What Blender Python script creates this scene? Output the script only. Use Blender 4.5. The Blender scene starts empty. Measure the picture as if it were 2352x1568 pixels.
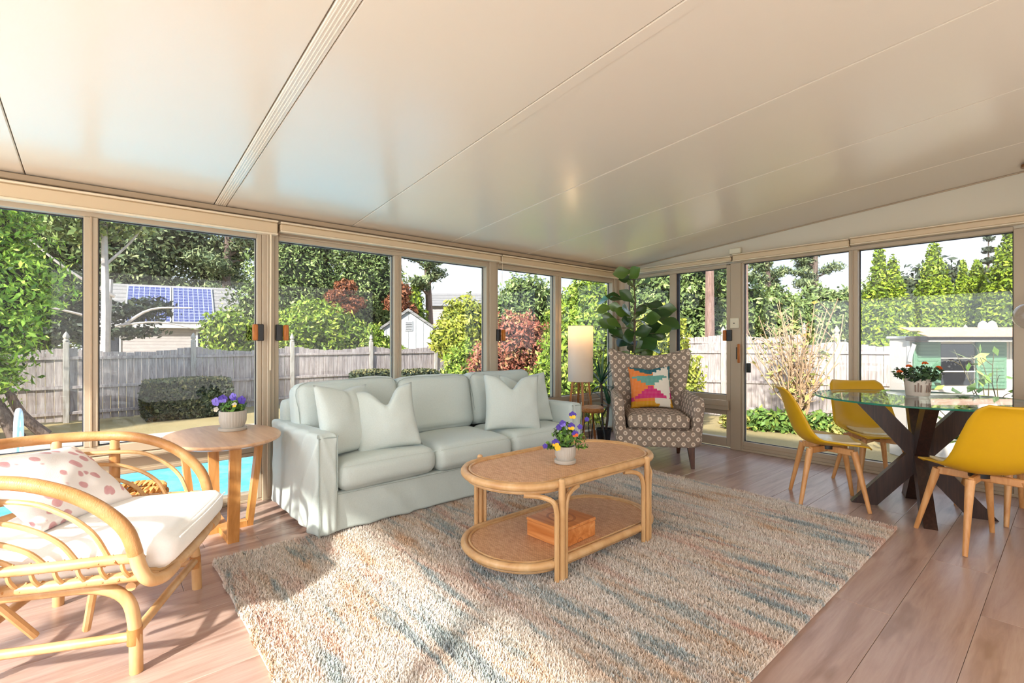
import bpy, math, random
import numpy as np
from mathutils import Vector, Matrix, Euler
random.seed(7)
SC = bpy.context.scene
COL = SC.collection
PI = math.pi

# ------------------------------------------------------------------ camera
cd = bpy.data.cameras.new('camera'); cam = bpy.data.objects.new('camera', cd); COL.objects.link(cam)
cam.location = (0, 0, 1.16); cam.rotation_euler = (math.radians(90), 0, math.radians(-40.5))
cd.sensor_width = 36; cd.lens = 1109.0 * 36 / 2352; cd.clip_start = .05; cd.clip_end = 400
SC.camera = cam
# ------------------------------------------------------------------ view
SC.view_settings.view_transform = 'Standard'; SC.view_settings.look = 'None'
SC.view_settings.gamma = 1.0; SC.view_settings.use_curve_mapping = False
SC.view_settings.exposure = 0.62
SC.cycles.max_bounces = 6; SC.cycles.diffuse_bounces = 3; SC.cycles.glossy_bounces = 3
SC.cycles.transmission_bounces = 4; SC.cycles.transparent_max_bounces = 16
SC.cycles.use_adaptive_sampling = True; SC.cycles.adaptive_threshold = .09; SC.cycles.adaptive_min_samples = 10
SC.cycles.sample_clamp_indirect = 6; SC.cycles.use_denoising = True
SC.cycles.caustics_reflective = False; SC.cycles.caustics_refractive = False
# ------------------------------------------------------------------ sky
W = bpy.data.worlds.new('sky'); SC.world = W; W.use_nodes = True
nt = W.node_tree; nt.nodes.clear()
def wn(t, **k):
    n = nt.nodes.new(t)
    for a, b in k.items(): setattr(n, a, b)
    return n
tc = wn('ShaderNodeTexCoord'); sx = wn('ShaderNodeSeparateXYZ'); nt.links.new(tc.outputs['Generated'], sx.inputs[0])
rp = wn('ShaderNodeValToRGB'); e = rp.color_ramp.elements
e[0].position = 0.0; e[0].color = (.80, .86, .92, 1)
e[1].position = .55; e[1].color = (.26, .44, .80, 1)
m_ = rp.color_ramp.elements.new(.22); m_.color = (.46, .64, .92, 1)
nt.links.new(sx.outputs[2], rp.inputs[0])
mp = wn('ShaderNodeMapping'); mp.inputs['Scale'].default_value = (1.6, 1.6, 6.0)
nt.links.new(tc.outputs['Generated'], mp.inputs[0])
nz = wn('ShaderNodeTexNoise'); nz.inputs['Scale'].default_value = 2.2; nz.inputs['Detail'].default_value = 6
nt.links.new(mp.outputs[0], nz.inputs['Vector'])
cr = wn('ShaderNodeValToRGB'); cr.color_ramp.elements[0].position = .42; cr.color_ramp.elements[1].position = .66
nt.links.new(nz.outputs['Fac'], cr.inputs[0])
mx = wn('ShaderNodeMixRGB'); mx.inputs[2].default_value = (.93, .95, .98, 1)
nt.links.new(cr.outputs[0], mx.inputs[0]); nt.links.new(rp.outputs[0], mx.inputs[1])
bg = wn('ShaderNodeBackground'); bg.inputs['Strength'].default_value = 1.15
nt.links.new(mx.outputs[0], bg.inputs[0])
wo = wn('ShaderNodeOutputWorld'); nt.links.new(bg.outputs[0], wo.inputs[0])
# ------------------------------------------------------------------ sun (low, from the left, through the glazed left wall)
sl = bpy.data.lights.new('sun', 'SUN'); sun = bpy.data.objects.new('sun', sl); COL.objects.link(sun)
sl.energy = 6.5; sl.angle = math.radians(2.5); sl.color = (1, .95, .88)
sun.rotation_euler = Vector((1, .42, -.66)).to_track_quat('-Z', 'Y').to_euler()
# ------------------------------------------------------------------ added fill lamps that brighten the room from behind and left of the camera
def area(name, loc, to, sx_, sy_, en, col):
    l = bpy.data.lights.new(name, 'AREA'); l.shape = 'RECTANGLE'; l.size = sx_; l.size_y = sy_; l.energy = en; l.color = col
    o = bpy.data.objects.new(name, l); COL.objects.link(o); o.location = loc
    o.rotation_euler = (Vector(to) - Vector(loc)).to_track_quat('-Z', 'Y').to_euler(); return o
area('fill_left', (-1.62, 1.3, 1.12), (3, 1.3, 1.25), 5.0, 1.85, 66, (.94, .97, 1))  # added lamp, on top of the sky light through the left panes
area('fill_front', (1.8, -1.22, 1.2), (1.8, 3, 1.2), 4.6, 1.9, 30, (1, .98, .97))  # added lamp; the wall behind it has no opening

# ================================================================== helpers
def tag(o, label=None, cat=None, group=None, kind=None):
    if label: o['label'] = label
    if cat: o['category'] = cat
    if group: o['group'] = group
    if kind: o['kind'] = kind
    return o
def empty(name, loc=(0, 0, 0), rz=0, parent=None):
    o = bpy.data.objects.new(name, None); COL.objects.link(o); o.location = loc; o.rotation_euler = (0, 0, rz)
    o.empty_display_size = .1
    if parent: o.parent = parent
    return o
def link(name, me, mat=None, parent=None, loc=None, rot=None, smooth=True, ang=.7):
    o = bpy.data.objects.new(name, me); COL.objects.link(o)
    if mat and not me.materials: me.materials.append(mat)
    if parent: o.parent = parent
    if loc is not None: o.location = loc
    if rot is not None: o.rotation_euler = rot
    return o
class MB:
    def __init__(s): s.v = []; s.f = []
    def add(s, V, F, X=None):
        n = len(s.v)
        for p in V:
            p = Vector(p)
            s.v.append(tuple(X @ p) if X is not None else tuple(p))
        s.f += [tuple(i + n for i in f) for f in F]; return s
    def cbox(s, lo, hi, b=.004, X=None):
        lo = list(lo); hi = list(hi)
        for i in range(3):
            if lo[i] > hi[i]: lo[i], hi[i] = hi[i], lo[i]
        b = min([b] + [(hi[i] - lo[i]) * .45 for i in range(3)])
        V = []; idx = {}
        for sx in (0, 1):
            for sy in (0, 1):
                for sz in (0, 1):
                    S = (sx, sy, sz)
                    for a in range(3):
                        p = []
                        for i in range(3):
                            c = hi[i] if S[i] else lo[i]
                            if i != a: c += -b if S[i] else b
                            p.append(c)
                        idx[(S, a)] = len(V); V.append(p)
        F = []
        for a in range(3):
            o1, o2 = [i for i in range(3) if i != a]
            for sg in (0, 1):
                q = []
                for (t1, t2) in ((0, 0), (1, 0), (1, 1), (0, 1)):
                    S = [0] * 3; S[a] = sg; S[o1] = t1; S[o2] = t2; q.append(idx[(tuple(S), a)])
                F.append(q)
        for a, bb in ((0, 1), (0, 2), (1, 2)):
            c = 3 - a - bb
            for s1 in (0, 1):
                for s2 in (0, 1):
                    S0 = [0] * 3; S0[a] = s1; S0[bb] = s2; S1 = list(S0); S1[c] = 1
                    S0 = tuple(S0); S1 = tuple(S1)
                    F.append([idx[(S0, a)], idx[(S1, a)], idx[(S1, bb)], idx[(S0, bb)]])
        for sx in (0, 1):
            for sy in (0, 1):
                for sz in (0, 1):
                    S = (sx, sy, sz); F.append([idx[(S, 0)], idx[(S, 1)], idx[(S, 2)]])
        C = Vector([(lo[i] + hi[i]) / 2 for i in range(3)]); G = []
        for f in F:
            P = [Vector(V[i]) for i in f]; nn = (P[1] - P[0]).cross(P[2] - P[0]); cc = sum(P, Vector()) / len(P) - C
            G.append(f if nn.dot(cc) > 0 else f[::-1])
        return s.add(V, G, X)
    def tube(s, path, r, seg=8, closed=False, caps=True, flat=1.0):
        P = [Vector(p) for p in path]; n = len(P)
        rr = r if isinstance(r, (list, tuple)) else [r] * n
        T = []
        for i in range(n):
            a = P[i - 1] if (i > 0 or closed) else P[i]; b = P[(i + 1) % n] if (i < n - 1 or closed) else P[i]
            t = (b - a); T.append(t.normalized() if t.length > 1e-9 else Vector((0, 0, 1)))
        up = Vector((0, 0, 1)) if abs(T[0].z) < .9 else Vector((1, 0, 0))
        N = (up - T[0] * up.dot(T[0])).normalized(); V = []; F = []
        for i in range(n):
            N = (N - T[i] * N.dot(T[i]))
            N = N.normalized() if N.length > 1e-6 else Vector((1, 0, 0))
            Bn = T[i].cross(N)
            for k in range(seg):
                a = 2 * PI * k / seg; V.append(P[i] + (N * math.cos(a) + Bn * math.sin(a) * flat) * rr[i])
        m = n if closed else n - 1
        for i in range(m):
            j = (i + 1) % n
            for k in range(seg):
                l = (k + 1) % seg; F.append((i * seg + k, i * seg + l, j * seg + l, j * seg + k))
        if caps and not closed:
            F.append(tuple(range(seg))[::-1]); F.append(tuple((n - 1) * seg + k for k in range(seg)))
        return s.add(V, F)
    def lathe(s, prof, seg=24, c=(0, 0, 0), flute=0, nf=0, cap0=True, cap1=True):
        V = []; F = []; n = len(prof)
        for (r, z) in prof:
            for k in range(seg):
                a = 2 * PI * k / seg; q = r * (1 + (flute * math.cos(nf * a) if nf else 0))
                V.append((c[0] + q * math.cos(a), c[1] + q * math.sin(a), c[2] + z))
        for i in range(n - 1):
            for k in range(seg):
                l = (k + 1) % seg; F.append((i * seg + k, i * seg + l, (i + 1) * seg + l, (i + 1) * seg + k))
        if cap0: F.append(tuple(range(seg))[::-1])
        if cap1: F.append(tuple((n - 1) * seg + k for k in range(seg)))
        return s.add(V, F)
    def grid(s, fn, nu, nv, cu=False, cv=False, flip=False):
        V = [fn(i / (nu if cu else nu - 1), j / (nv if cv else nv - 1)) for i in range(nu) for j in range(nv)]
        F = []
        for i in range(nu if cu else nu - 1):
            for j in range(nv if cv else nv - 1):
                a = i * nv + j; b = ((i + 1) % nu) * nv + j; c = ((i + 1) % nu) * nv + (j + 1) % nv; d = i * nv + (j + 1) % nv
                F.append((d, c, b, a) if flip else (a, b, c, d))
        return s.add(V, F)
    def prism(s, poly, z0, z1):
        n = len(poly); V = [(x, y, z0) for x, y in poly] + [(x, y, z1) for x, y in poly]
        F = [tuple(range(n))[::-1], tuple(range(n, 2 * n))] + [(i, (i + 1) % n, n + (i + 1) % n, n + i) for i in range(n)]
        return s.add(V, F)
    def mesh(s, name, smooth=True, ang=.7):
        me = bpy.data.meshes.new(name); me.from_pydata(s.v, [], s.f); me.update()
        if smooth:
            me.shade_smooth(); me.set_sharp_from_angle(angle=ang)
        return me
    def build(s, name, mat, parent=None, loc=None, rot=None, smooth=True, ang=.7):
        return link(name, s.mesh(name, smooth, ang), mat, parent, loc, rot)
def spline(pts, n=6, closed=False):
    P = [Vector(p) for p in pts]; m = len(P); out = []
    for i in range(m if closed else m - 1):
        p1 = P[i]; p2 = P[(i + 1) % m]
        p0 = P[i - 1] if (i > 0 or closed) else p1 * 2 - p2
        p3 = P[(i + 2) % m] if (i < m - 2 or closed) else p2 * 2 - p1
        for k in range(n):
            t = k / n
            out.append(.5 * ((2 * p1) + (p2 - p0) * t + (2 * p0 - 5 * p1 + 4 * p2 - p3) * t * t + (3 * p1 - p0 - 3 * p2 + p3) * t ** 3))
    if not closed: out.append(P[-1])
    return out
def softbox(sx, sy, sz, r, n=10, puff=(0, 0, 0), deform=None):
    """rounded, optionally puffed box centred on the origin as an MB"""
    b = MB(); S = (sx / 2, sy / 2, sz / 2); r = min(r, min(S) * .98)
    def mapp(p):
        q = [p[i] * S[i] for i in range(3)]
        c = Vector([max(-S[i] + r, min(S[i] - r, q[i])) for i in range(3)])
        d = Vector(q) - c
        v = c + (d.normalized() * r if d.length > 1e-9 else Vector())
        for a in range(3):
            if puff[a]:
                o = [i for i in range(3) if i != a]
                k = max(0, 1 - p[o[0]] ** 2) * max(0, 1 - p[o[1]] ** 2)
                v[a] += puff[a] * k ** .6 * p[a]
        return deform(v) if deform else v
    def dist(t):  # cluster samples towards the edges so the rounding is sampled
        return math.sin((t - .5) * PI) * .35 + (t * 2 - 1) * .65
    for a in range(3):
        o1, o2 = [(1, 2), (2, 0), (0, 1)][a]
        for sg in (-1, 1):
            def fn(u, v, a=a, o1=o1, o2=o2, sg=sg):
                p = [0, 0, 0]; p[a] = sg; p[o1] = dist(u); p[o2] = dist(v); return mapp(p)
            b.grid(fn, n + 1, n + 1, flip=(sg < 0))
    return b
def weld(me, d=1e-4):
    import bmesh
    bm = bmesh.new(); bm.from_mesh(me); bmesh.ops.remove_doubles(bm, verts=bm.verts, dist=d); bm.to_mesh(me); bm.free()
    return me
def soft(name, dims, r, mat, parent=None, loc=None, rot=None, n=10, puff=(0, 0, 0), deform=None, ang=1.2):
    me = weld(softbox(*dims, r, n, puff, deform).mesh(name, False)); me.shade_smooth(); me.set_sharp_from_angle(angle=ang)
    return link(name, me, mat, parent, loc, rot)
def rel(parent, p): return tuple(p[i] - parent.location[i] for i in range(3))
def bar(name, lo, hi, mat, parent=None, b=.004):
    """box given in world coordinates, under an unrotated parent"""
    if parent: lo = rel(parent, lo); hi = rel(parent, hi)
    c = [(lo[i] + hi[i]) / 2 for i in range(3)]
    return MB().cbox([lo[i] - c[i] for i in range(3)], [hi[i] - c[i] for i in range(3)], b).build(name, mat, parent, c, ang=.3)
def polys(name, V, rnd=None):
    """numpy (n,k,3) -> mesh of n separate k-gons with a per-point attribute rnd"""
    n, k, _ = V.shape; me = bpy.data.meshes.new(name)
    me.vertices.add(n * k); me.vertices.foreach_set('co', V.astype(np.float32).ravel())
    me.loops.add(n * k); me.loops.foreach_set('vertex_index', np.arange(n * k, dtype=np.int32))
    me.polygons.add(n); me.polygons.foreach_set('loop_start', np.arange(0, n * k, k, dtype=np.int32))
    me.update(calc_edges=True)
    if rnd is not None:
        at = me.attributes.new('rnd', 'FLOAT', 'POINT'); at.data.foreach_set('value', np.repeat(rnd, k).astype(np.float32))
    return me
def hsh(x, y, z=0):
    v = math.sin(x * 12.9898 + y * 78.233 + z * 37.719) * 43758.5453; return v - math.floor(v)
def sn(x, y, z=0):  # smooth value noise, -1..1
    xi, yi, zi = math.floor(x), math.floor(y), math.floor(z); fx, fy, fz = x - xi, y - yi, z - zi
    fx, fy, fz = [t * t * (3 - 2 * t) for t in (fx, fy, fz)]
    def l(a, b, t): return a + (b - a) * t
    r = l(l(l(hsh(xi, yi, zi), hsh(xi + 1, yi, zi), fx), l(hsh(xi, yi + 1, zi), hsh(xi + 1, yi + 1, zi), fx), fy),
          l(l(hsh(xi, yi, zi + 1), hsh(xi + 1, yi, zi + 1), fx), l(hsh(xi, yi + 1, zi + 1), hsh(xi + 1, yi + 1, zi + 1), fx), fy), fz)
    return r * 2 - 1

# ================================================================== materials
class NT:
    def __init__(s, name):
        s.m = bpy.data.materials.new(name); s.m.use_nodes = True; s.t = s.m.node_tree
        s.p = s.t.nodes['Principled BSDF']; s.o = s.t.nodes['Material Output']
    def n(s, t, **k):
        x = s.t.nodes.new(t)
        for a, b in k.items(): setattr(x, a, b)
        return x
    def l(s, a, b): s.t.links.new(a, b)
    def math(s, op, a, b=None, c=None, clamp=False):
        x = s.n('ShaderNodeMath', operation=op, use_clamp=clamp)
        for i, q in enumerate((a, b, c)):
            if q is None: continue
            if isinstance(q, (int, float)): x.inputs[i].default_value = q
            else: s.l(q, x.inputs[i])
        return x.outputs[0]
    def ramp(s, fac, stops, interp='LINEAR'):
        x = s.n('ShaderNodeValToRGB'); x.color_ramp.interpolation = interp; E = x.color_ramp.elements
        for i, (p, c) in enumerate(stops):
            if i < 2: q = E[i]; q.position = p
            else: q = E.new(p)
            q.color = (*c, 1)
        s.l(fac, x.inputs[0]); return x.outputs[0]
    def noise(s, vec, scale, detail=3, rough=.5, dist=0):
        x = s.n('ShaderNodeTexNoise'); x.inputs['Scale'].default_value = scale; x.inputs['Detail'].default_value = detail
        x.inputs['Roughness'].default_value = rough; x.inputs['Distortion'].default_value = dist
        if vec is not None: s.l(vec, x.inputs['Vector'])
        return x.outputs['Fac']
    def coord(s, kind='Object', scale=(1, 1, 1), rot=(0, 0, 0), rnd=False):
        t = s.n('ShaderNodeTexCoord'); v = t.outputs[kind]
        if rnd:
            oi = s.n('ShaderNodeObjectInfo'); k = s.n('ShaderNodeVectorMath', operation='SCALE'); k.inputs['Scale'].default_value = 37.0
            cmb = s.n('ShaderNodeCombineXYZ')
            for i in range(3): s.l(oi.outputs['Random'], cmb.inputs[i])
            s.l(cmb.outputs[0], k.inputs[0]); a = s.n('ShaderNodeVectorMath', operation='ADD'); s.l(v, a.inputs[0]); s.l(k.outputs[0], a.inputs[1]); v = a.outputs[0]
        mp = s.n('ShaderNodeMapping'); mp.inputs['Scale'].default_value = scale; mp.inputs['Rotation'].default_value = rot
        s.l(v, mp.inputs[0]); return mp.outputs[0]
    def mix(s, fac, a, b, blend='MIX'):
        x = s.n('ShaderNodeMixRGB', blend_type=blend)
        for i, q in enumerate((fac, a, b)):
            if isinstance(q, (int, float)): x.inputs[i].default_value = q
            elif isinstance(q, tuple): x.inputs[i].default_value = (*q, 1)
            else: s.l(q, x.inputs[i])
        return x.outputs[0]
    def bump(s, h, strength=.3, dist=.01):
        x = s.n('ShaderNodeBump'); x.inputs['Strength'].default_value = strength; x.inputs['Distance'].default_value = dist
        s.l(h, x.inputs['Height']); s.l(x.outputs[0], s.p.inputs['Normal'])
    def set(s, col=None, rough=.5, metal=0, spec=None, coat=0):
        if isinstance(col, tuple): s.p.inputs['Base Color'].default_value = (*col, 1)
        elif col is not None: s.l(col, s.p.inputs['Base Color'])
        s.p.inputs['Roughness'].default_value = rough; s.p.inputs['Metallic'].default_value = metal
        if spec is not None: s.p.inputs['Specular IOR Level'].default_value = spec
        s.p.inputs['Coat Weight'].default_value = coat
        return s
def flat(name, col, rough=.5, metal=0, var=.06, scale=6, bump=0, bscale=80, spec=None, coat=0):
    t = NT(name); v = t.coord('Object', rnd=True)
    c = t.mix(t.noise(v, scale, 2), tuple(max(0, x * (1 - var)) for x in col), tuple(min(1, x * (1 + var)) for x in col))
    t.set(c, rough, metal, spec, coat)
    if bump: t.bump(t.noise(t.coord('Object'), bscale, 2), bump, .004)
    return t.m
def wood(name, c1, c2, c3, axis=0, scale=1.0, rough=.45, stretch=14, fine=.25):
    t = NT(name); s = [stretch] * 3; s[axis] = 1.0
    v = t.coord('Object', tuple(q * scale for q in s), rnd=True)
    n1 = t.noise(v, 1.1, 5, .6, .6); n2 = t.noise(v, 9, 3, .6)
    c = t.ramp(n1, [(.30, c1), (.52, c2), (.72, c3)])
    c = t.mix(t.math('MULTIPLY', n2, fine), c, c1, 'MULTIPLY')
    t.set(c, rough); t.bump(n2, .08, .004); return t.m
def leafmat(name, stops, rough=.55, k=1.2):
    stops = [(p, tuple(min(.9, x * k + .012) for x in c)) for p, c in stops]
    t = NT(name); a = t.n('ShaderNodeAttribute', attribute_name='rnd')
    t.set(t.ramp(a.outputs['Fac'], stops), rough, spec=.25); return t.m
def C(r, g, b):
    def f(x):
        x /= 255.; return x / 12.92 if x <= .04045 else ((x + .055) / 1.055) ** 2.4
    return (f(r), f(g), f(b))
m_ceil = flat('cream_enamel_panel', C(232, 218, 198), .24, var=.015, scale=2, spec=.5)
m_ceilgap = flat('panel_joint', C(150, 132, 108), .5)
m_alu = flat('beige_aluminium', C(180, 162, 138), .42, var=.03, scale=3)
m_alu_d = flat('beige_aluminium_trim', C(176, 154, 128), .45, var=.03)
m_valance = flat('beige_blind_cassette', C(208, 184, 150), .45, var=.02)
m_lip = flat('pale_blind_lip', C(228, 210, 182), .4, var=.02)
m_gable = flat('grey_cream_panel', C(206, 196, 176), .5, var=.02, scale=2)
m_wallwhite = flat('white_siding', C(232, 226, 216), .55, var=.02)
m_black = flat('black_gasket', C(28, 30, 36), .5, var=.05)
m_gasket = flat('dark_rubber_gasket', C(40, 46, 58), .6)
m_blackplastic = flat('black_plastic', C(24, 24, 24), .35)
m_grip = wood('amber_wood_grip', C(150, 82, 20), C(186, 108, 34), C(206, 130, 50), 2, 6)
m_plasticbox = flat('ivory_plastic', C(222, 212, 186), .45, var=.02)
# thin window glass: clear with a Fresnel reflection
def thinglass(name, tint, ior=1.5, k=1.0):
    t = NT(name); t.t.nodes.remove(t.p)
    tr = t.n('ShaderNodeBsdfTransparent'); tr.inputs[0].default_value = (*tint, 1)
    gl = t.n('ShaderNodeBsdfGlossy'); gl.inputs['Roughness'].default_value = .0
    fr = t.n('ShaderNodeFresnel'); ge = t.n('ShaderNodeNewGeometry'); t.l(t.math('MULTIPLY_ADD', ge.outputs['Backfacing'], 1 / ior - ior, ior), fr.inputs[0])
    ms = t.n('ShaderNodeMixShader'); t.l(t.math('MULTIPLY', fr.outputs[0], k), ms.inputs[0]); t.l(tr.outputs[0], ms.inputs[1]); t.l(gl.outputs[0], ms.inputs[2])
    t.l(ms.outputs[0], t.o.inputs[0]); return t.m
m_glass = thinglass('window_glass', (.97, .985, .98), 1.45, .75)
# floor planks
def plankmat():
    t = NT('oak_laminate_plank'); v = t.coord('Object', (1.3, 16, 16), rnd=True)
    n1 = t.noise(v, .9, 6, .62, .8); n2 = t.noise(v, 7, 4, .6); n3 = t.noise(t.coord('Object', (1.2, 5, 5), rnd=True), 2.2, 2)
    c = t.ramp(n1, [(.28, C(142, 110, 96)), (.46, C(180, 150, 136)), (.60, C(198, 172, 158)), (.78, C(172, 140, 124))])
    oi = t.n('ShaderNodeObjectInfo')
    c = t.mix(t.math('MULTIPLY', oi.outputs['Random'], .5), c, C(172, 140, 124))
    c = t.mix(t.math('MULTIPLY', n2, .3), c, C(160, 132, 118), 'MULTIPLY')
    c = t.mix(t.ramp(n3, [(.30, (.55,) * 3), (.40, (0,) * 3)]), c, C(134, 102, 86))
    t.set(c, .28, spec=.5); t.bump(n2, .04, .003); return t.m
m_plank = plankmat()

# ================================================================== room shell
XL, XR, YF, YB = -1.7, 5.2, -1.3, 3.89
def cz(y): return 2.10 + .088 * (3.89 - y)
floor = tag(empty('floor', (XL, YF, 0)), 'oak laminate plank floor of the sunroom', None, None, 'structure')
bar('subfloor', (XL - .1, YF - .1, -.12), (XR + .1, YB + .1, -.013), flat('subfloor', C(70, 52, 44), .9), floor)
PW = .243; random.seed(3); y = .267 - 7 * PW; row = 0; pm = {}
while y < YB:
    y0 = max(y, YF); y1 = min(y + PW, YB); x = XL - random.uniform(0, 1.2)
    if y1 - y0 > .02:
        while x < XR:
            x0 = max(x, XL); x1 = min(x + 1.52, XR)
            if x1 - x0 > .03:
                key = (round(x1 - x0, 3), round(y1 - y0, 3))
                if key not in pm:
                    a, b = (x1 - x0) / 2 - .0006, (y1 - y0) / 2 - .0006
                    pm[key] = MB().cbox((-a, -b, -.012), (a, b, 0), .0014).mesh('floor_plank', True, .2)
                link('floor_plank', pm[key], m_plank, floor, rel(floor, ((x0 + x1) / 2, (y0 + y1) / 2, 0)))
            x += 1.52
    y += PW; row += 1
# ceiling panels, pitched up from the window wall
ceil = tag(empty('ceiling', (XL, YB, 2.1)), 'glossy cream metal panel ceiling sloping up from the long window wall', None, None, 'structure')
seams = [XL - .1, -1.28, -.32, .60, .672, 1.57, 2.53, 3.50, 4.45, XR + .05]
def slab(name, x0, x1, dz, th, mat, y0=YF - .05, y1=YB + .04, b=.003):
    me = MB().cbox((x0 - XL, y0 - YB, dz), (x1 - XL, y1 - YB, dz + th), b); 
    me.v = [(p[0], p[1], p[2] - .088 * p[1]) for p in me.v]
    return me.build(name, mat, ceil, ang=.2)
for i in range(len(seams) - 1):
    g = .0022
    if i == 3:
        slab('joint_cover', seams[3] + g, seams[4] - g, -.003, .02, m_ceil)
        for k in range(4): slab('cover_ridge', seams[3] + .012 + k * .013, seams[3] + .018 + k * .013, -.0048, .003, m_ceil, b=.001)
    else:
        slab('ceiling_panel', seams[i] + g, seams[i + 1] - g, 0, .02, m_ceil, b=.004)
        if i >= 5 and i < 8: slab('panel_lap', seams[i] + g, seams[i] + .062, -.0022, .003, m_ceil, b=.001)
slab('ceiling_deck', XL - .1, XR + .05, .021, .08, m_ceilgap)

# ---- back wall: framing above and below the windows
wb = tag(empty('wall_back', (XL, YB, 0)), 'beige aluminium framing of the long window wall', None, None, 'structure')
bar('header', (XL, YB - .02, 1.955), (XR, YB + .09, 2.115), m_alu_d, wb)
bar('ceiling_channel', (XL, YB - .05, 2.062), (XR - .06, YB - .02, 2.098), m_alu_d, wb)
bar('floor_track', (XL, YB - .015, 0), (XR, YB + .09, .022), m_alu, wb)
for x0, x1 in ((.902, .985), (3.00, 3.085), (5.03, XR)):
    bar('post', (x0, YB - .035, 0), (x1, YB + .09, 2.0), m_alu, wb)
bar('post_cover', (.93, YB - .05, .02), (.955, YB - .035, 1.96), m_alu, wb)
# a rounded corner post
MB().tube([rel(wb, (XR - .05, YB - .06, z)) for z in (0, 1.0, 2.1)], .05, 14).build('corner_post', m_alu, wb)

def win_back(n, label, x0, x1, mull, latch=None, z0=.522, z1=1.912):
    """one sliding unit on the back wall; mull = [(left, right) of the stiles between the panes]"""
    w = tag(empty('window_%d' % n, (x0, YB, 0)), label, None, None, 'structure')
    ya, yb = YB + .0, YB + .07
    edges = [x0] + [c for m in mull for c in m] + [x1]
    fr = .032
    bar('frame_stile', (x0, ya - .02, .02), (x0 + fr, yb, 1.96), m_alu, w); bar('frame_stile', (x1 - fr, ya - .02, .02), (x1, yb, 1.96), m_alu, w)
    bar('head_rail', (x0 + fr, ya - .02, z1), (x1 - fr, yb, 1.96), m_alu, w)
    bar('head_lip', (x0 + fr, ya - .032, z1 + .03), (x1 - fr, ya - .02, 1.955), m_alu, w, .002)
    bar('sill_rail', (x0 + fr, ya - .02, z0 - .06), (x1 - fr, yb, z0), m_alu, w)
    bar('sill_nose', (x0, ya - .05, z0 - .085), (x1, ya - .02, z0 - .062), m_alu, w)
    bar('kick_panel', (x0 + fr, ya + .0, .352), (x1 - fr, yb, z0 - .06), m_alu, w)
    bar('kick_top_rail', (x0 + fr, ya - .012, .328), (x1 - fr, yb, .354), m_alu_d, w)
    bar('kick_bottom_rail', (x0 + fr, ya - .012, .02), (x1 - fr, yb, .064), m_alu, w)
    for a, b in mull:
        bar('stile', (a, ya - .022, z0), (b, yb, z1), m_alu, w); c = (a + b) / 2
        bar('stile_bead', (c - .006, ya - .03, z0), (c + .006, ya - .022, z1), m_alu_d, w, .002)
        bar('kick_stile', (c - .03, ya - .012, .064), (c + .03, yb, .33), m_alu, w)
    E = [x0 + fr] + [c for m in mull for c in m] + [x1 - fr]
    for i in range(0, len(E), 2):
        a, b = E[i], E[i + 1]; yg = ya + .02 + .022 * ((i // 2) % 2)
        for lo, hi in (((a, yg - .004, z1 - .007), (b, yg + .004, z1)), ((a, yg - .004, z0), (b, yg + .004, z0 + .006)),
                       ((a, yg - .004, z0), (a + .006, yg + .004, z1)), ((b - .006, yg - .004, z0), (b, yg + .004, z1))):
            bar('gasket', lo, hi, m_gasket, w, .001)
        bar('pane', (a + .002, yg - .002, z0 + .002), (b - .002, yg + .002, z1 - .002), m_glass, w, .0005)
        a2 = a if i == 0 else a - .03; b2 = b if i + 2 >= len(E) else b + .03
        bar('kick_pane', (a2 + .004, ya + .02, .066), (b2 - .004, ya + .024, .326), m_glass, w, .0005)
    for (lx, side) in (latch or []):
        l = bar('latch', (lx, ya - .055, 1.165), (lx + .045, ya - .02, 1.285), m_blackplastic, w)
        g0 = lx + .045 if side > 0 else lx - .032
        MB().cbox((g0 - lx - .0225, -.055, -.058), (g0 + .032 - lx - .0225, -.012, .058), .006).build('grip', m_grip, l)
    return w
win_back(1, 'left sliding window unit of the long wall, behind the rattan chair', -1.62, .902, [(-.90, -.83), (-.074, -.006)], [(.862, -1)])
win_back(2, 'middle sliding window unit of the long wall, behind the sofa', .985, 3.0, [(1.955, 2.025)], [(.992, 1)])
win_back(3, 'right sliding window unit of the long wall, behind the floor lamp', 3.085, 5.03, [(3.955, 4.055)], [(3.085, 1)])

# ---- right wall
K = 5.2 / 5.15
wr = tag(empty('wall_right', (XR, 0, 0)), 'gable end wall with plain grey cream panel over its windows', None, None, 'structure')
gp = MB(); zz = 2.0
gp.add([(0, YF, zz), (0, YB, zz), (0, YB, cz(YB) + .02), (0, YF, cz(YF) + .02), (.09, YF, zz), (.09, YB, zz), (.09, YB, cz(YB) + .02), (.09, YF, cz(YF) + .02)],
       [(0, 1, 2, 3), (7, 6, 5, 4), (0, 4, 5, 1), (3, 2, 6, 7), (0, 3, 7, 4), (1, 5, 6, 2)]).build('gable_panel', m_gable, wr, smooth=False)
gs = MB(); gs.tube([(-.006, YB - .03, cz(YB - .03) - .006), (-.006, YF, cz(YF) - .006)], .006, 6).build('gable_trim', m_alu_d, wr)
bar('side_panel', (XR, YF, 0), (XR + .09, .20, 2.0), m_gable, wr)
for a, b in ((2.318, 2.43), (3.83, YB)):
    bar('post', (XR - .03, a, 0), (XR + .09, b, 2.0), m_alu, wr)
def pane_b(w, a, b, z0, z1, xg, name='pane'):
    for lo, hi in (((xg - .004, a, z1 - .007), (xg + .004, b, z1)), ((xg - .004, a, z0), (xg + .004, b, z0 + .006)),
                   ((xg - .004, a, z0), (xg + .004, a + .008, z1)), ((xg - .004, b - .008, z0), (xg + .004, b, z1))):
        bar('gasket', lo, hi, m_gasket, w, .001)
    bar(name, (xg - .002, a + .002, z0 + .002), (xg + .002, b - .002, z1 - .002), m_glass, w, .0005)
w4 = tag(empty('window_4', (XR, 2.43, 0)), 'sliding window beside the door, behind the patterned armchair', None, None, 'structure')
z0, z1 = .578, 1.962
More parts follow.
